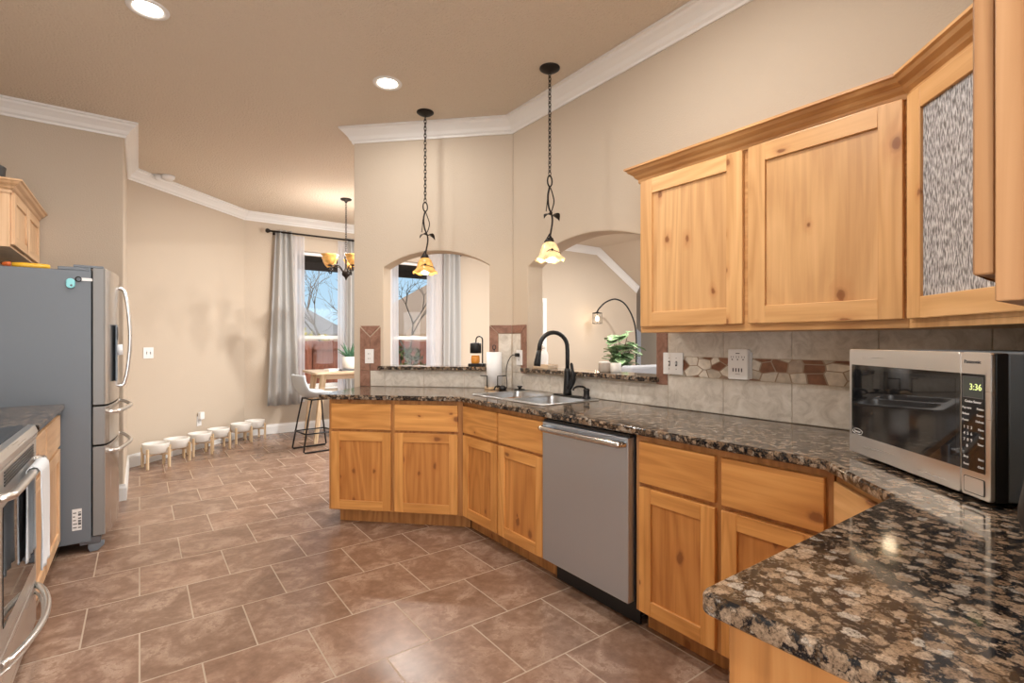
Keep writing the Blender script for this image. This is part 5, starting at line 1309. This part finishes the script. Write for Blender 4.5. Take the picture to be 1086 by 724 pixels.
# ------------------------------------------------------------------ outdoors
mb = MB(); mb.box(-40, 60, 7.95, 90, -0.75, -0.45); o = struct(mb.build('ground', M['grass']))
mb = MB(); mb.box(-1, 9, 7.95, 11.2, 2.98, 3.10); o = mb.build('patio_cover', M['soffit']); tag(o, 'dark patio cover across the top of both dining windows', 'patio cover')
mb = MB(); mb.box(-0.9, 8.9, 11.2, 11.26, 2.80, 3.14); b_ = mb.build('fascia_beam', M['soffit'], o)
for x in (-0.6, 8.4):
    mb = MB(); mb.box(x-0.07, x+0.07, 11.0, 11.14, -0.45, 2.979); mb.build('post', M['soffit'], o)
fe = thing('fence', 'red-brown wooden privacy fence behind the dining windows', 'fence', (0, 15, -0.45))
mb = MB(); w = 0.145
for i in range(150):
    x = -4 + i*0.15; mb.box(x, x+w, 0, 0.02, 0.02, 1.74 + 0.012*((i*7) % 3))
mb.build('boards', M['fence'], fe)
for z in (0.35, 1.50):
    mb = MB(); mb.box(-4, 18.4, -0.045, -0.001, z, z+0.09); mb.build('rail', M['fence'], fe)
for k in range(9):
    mb = MB(); mb.box(-4+2.6*k, -3.9+2.6*k, -0.15, -0.046, 0, 1.72); mb.build('post', M['fence'], fe)
def house(label, x0, x1, y0, y1, eave, ridge, roofm):
    t = thing('house', label, 'house', ((x0+x1)/2, (y0+y1)/2, -0.45)); hx, hy = (x1-x0)/2, (y1-y0)/2
    a = MB(); a.box(-hx+.4, hx-.4, -hy+.4, hy-.4, 0, eave+.45); a.build('walls', M['brick'], t)
    a = MB(); e = eave+.451; r_ = ridge+.45; k = min(hx, hy)
    rx = max(0.1, hx-k)
    a.add([(-hx, -hy, e), (hx, -hy, e), (hx, hy, e), (-hx, hy, e), (-rx, 0, r_), (rx, 0, r_), (-hx, -hy, e+.15), (hx, -hy, e+.15), (hx, hy, e+.15), (-hx, hy, e+.15)],
          [(0,1,2,3), (0,1,7,6), (1,2,8,7), (2,3,9,8), (3,0,6,9), (6,7,5,4), (7,8,5), (8,9,4,5), (9,6,4)])
    a.build('roof', roofm, t)
    a = MB(); a.box(-0.6, 0.6, -hy+.36, -hy+.40, 1.2, 2.4); a.build('window', M['mgrey'], t)
    return t
house('grey-roofed neighbour house seen over the fence through the left window', 0.5, 10.2, 30, 40, 1.6, 5.3, M['roofg'])
house('brown-roofed neighbour house seen through the window in the left arch', 10.9, 27, 24, 36, 1.55, 6.0, M['roof'])
def tree(label, x, y, h, seed, spread):
    random.seed(seed)
    t = thing('bare_tree', label, 'tree', (x, y, -0.45), 0, 'bare winter trees')
    a = MB()
    def br(p, d, L, r_, lev):
        pts = [p]; q = Vector(p); dd = Vector(d)
        for k in range(3):
            dd = (dd + Vector((random.uniform(-.13, .13), random.uniform(-.13, .13), random.uniform(0, .10)))).normalized(); q = q + dd*L/3; pts.append(q.copy())
        a.tube(pts, [r_, r_*.88, r_*.76, r_*.62], 5 if lev < 2 else 4)
        if lev >= 6: return
        for k in range(3 if lev < 4 else 2):
            ax = dd.orthogonal().normalized(); ax.rotate(Matrix.Rotation(random.uniform(0, 2*PI), 3, dd))
            nd = (dd + ax*random.uniform(0.35, spread)).normalized()
            s = pts[random.choice((2, 3, 3))]
            br(s, nd, L*random.uniform(0.62, 0.80), r_*0.60, lev+1)
    br(Vector((0, 0, 0)), Vector((0, 0, 1)), h*0.30, 0.062, 0)
    a.build('branches', M['bark'], t, merge=False)
    return t
tree('bare winter tree in the middle of the left dining window', 5.27, 18.5, 5.6, 4, 0.8)
tree('bare winter tree seen through the window in the left arch', 6.28, 13.4, 4.6, 12, 0.9)
def shrub(label, x, y, z, rx, rz, mat, seed, n=260):
    random.seed(seed)
    t = thing('shrub', label, 'shrub', (x, y, z), 0, 'garden shrubs')
    a = MB()
    for i in range(n):
        u = random.uniform(0, 2*PI); e = math.asin(random.uniform(-0.6, 1)); k = random.uniform(0.7, 1.05)
        c_ = Vector((rx*k*math.cos(u)*math.cos(e), rx*0.8*k*math.sin(u)*math.cos(e), rz*(0.6+k*math.sin(e)*0.6)))
        s = random.uniform(0.05, 0.10); n1 = Vector((random.gauss(0, 1), random.gauss(0, 1), random.gauss(0, 1))).normalized(); n2 = n1.orthogonal().normalized(); n3 = n1.cross(n2)
        a.add([c_ - n2*s, c_ + n3*s*.5, c_ + n2*s, c_ - n3*s*.5], [(0, 1, 2, 3)])
    a.build('foliage', mat, t, merge=False, solid=0.004)
    a = MB()
    for i in range(5): a.tube([(0.05*i-0.1, 0, 0), ((0.05*i-0.1)*3, 0, rz)], 0.02, 5)
    a.build('stems', M['bark'], t)
    return t
shrub('yellow-leaved shrub poking over the fence in the left window', 4.25, 16.4, -0.45, 0.9, 1.75, M['bushy'], 5)
shrub('olive green shrub low in the window seen through the left arch', 5.4, 11.9, -0.45, 0.55, 1.35, M['bush'], 6, 300)
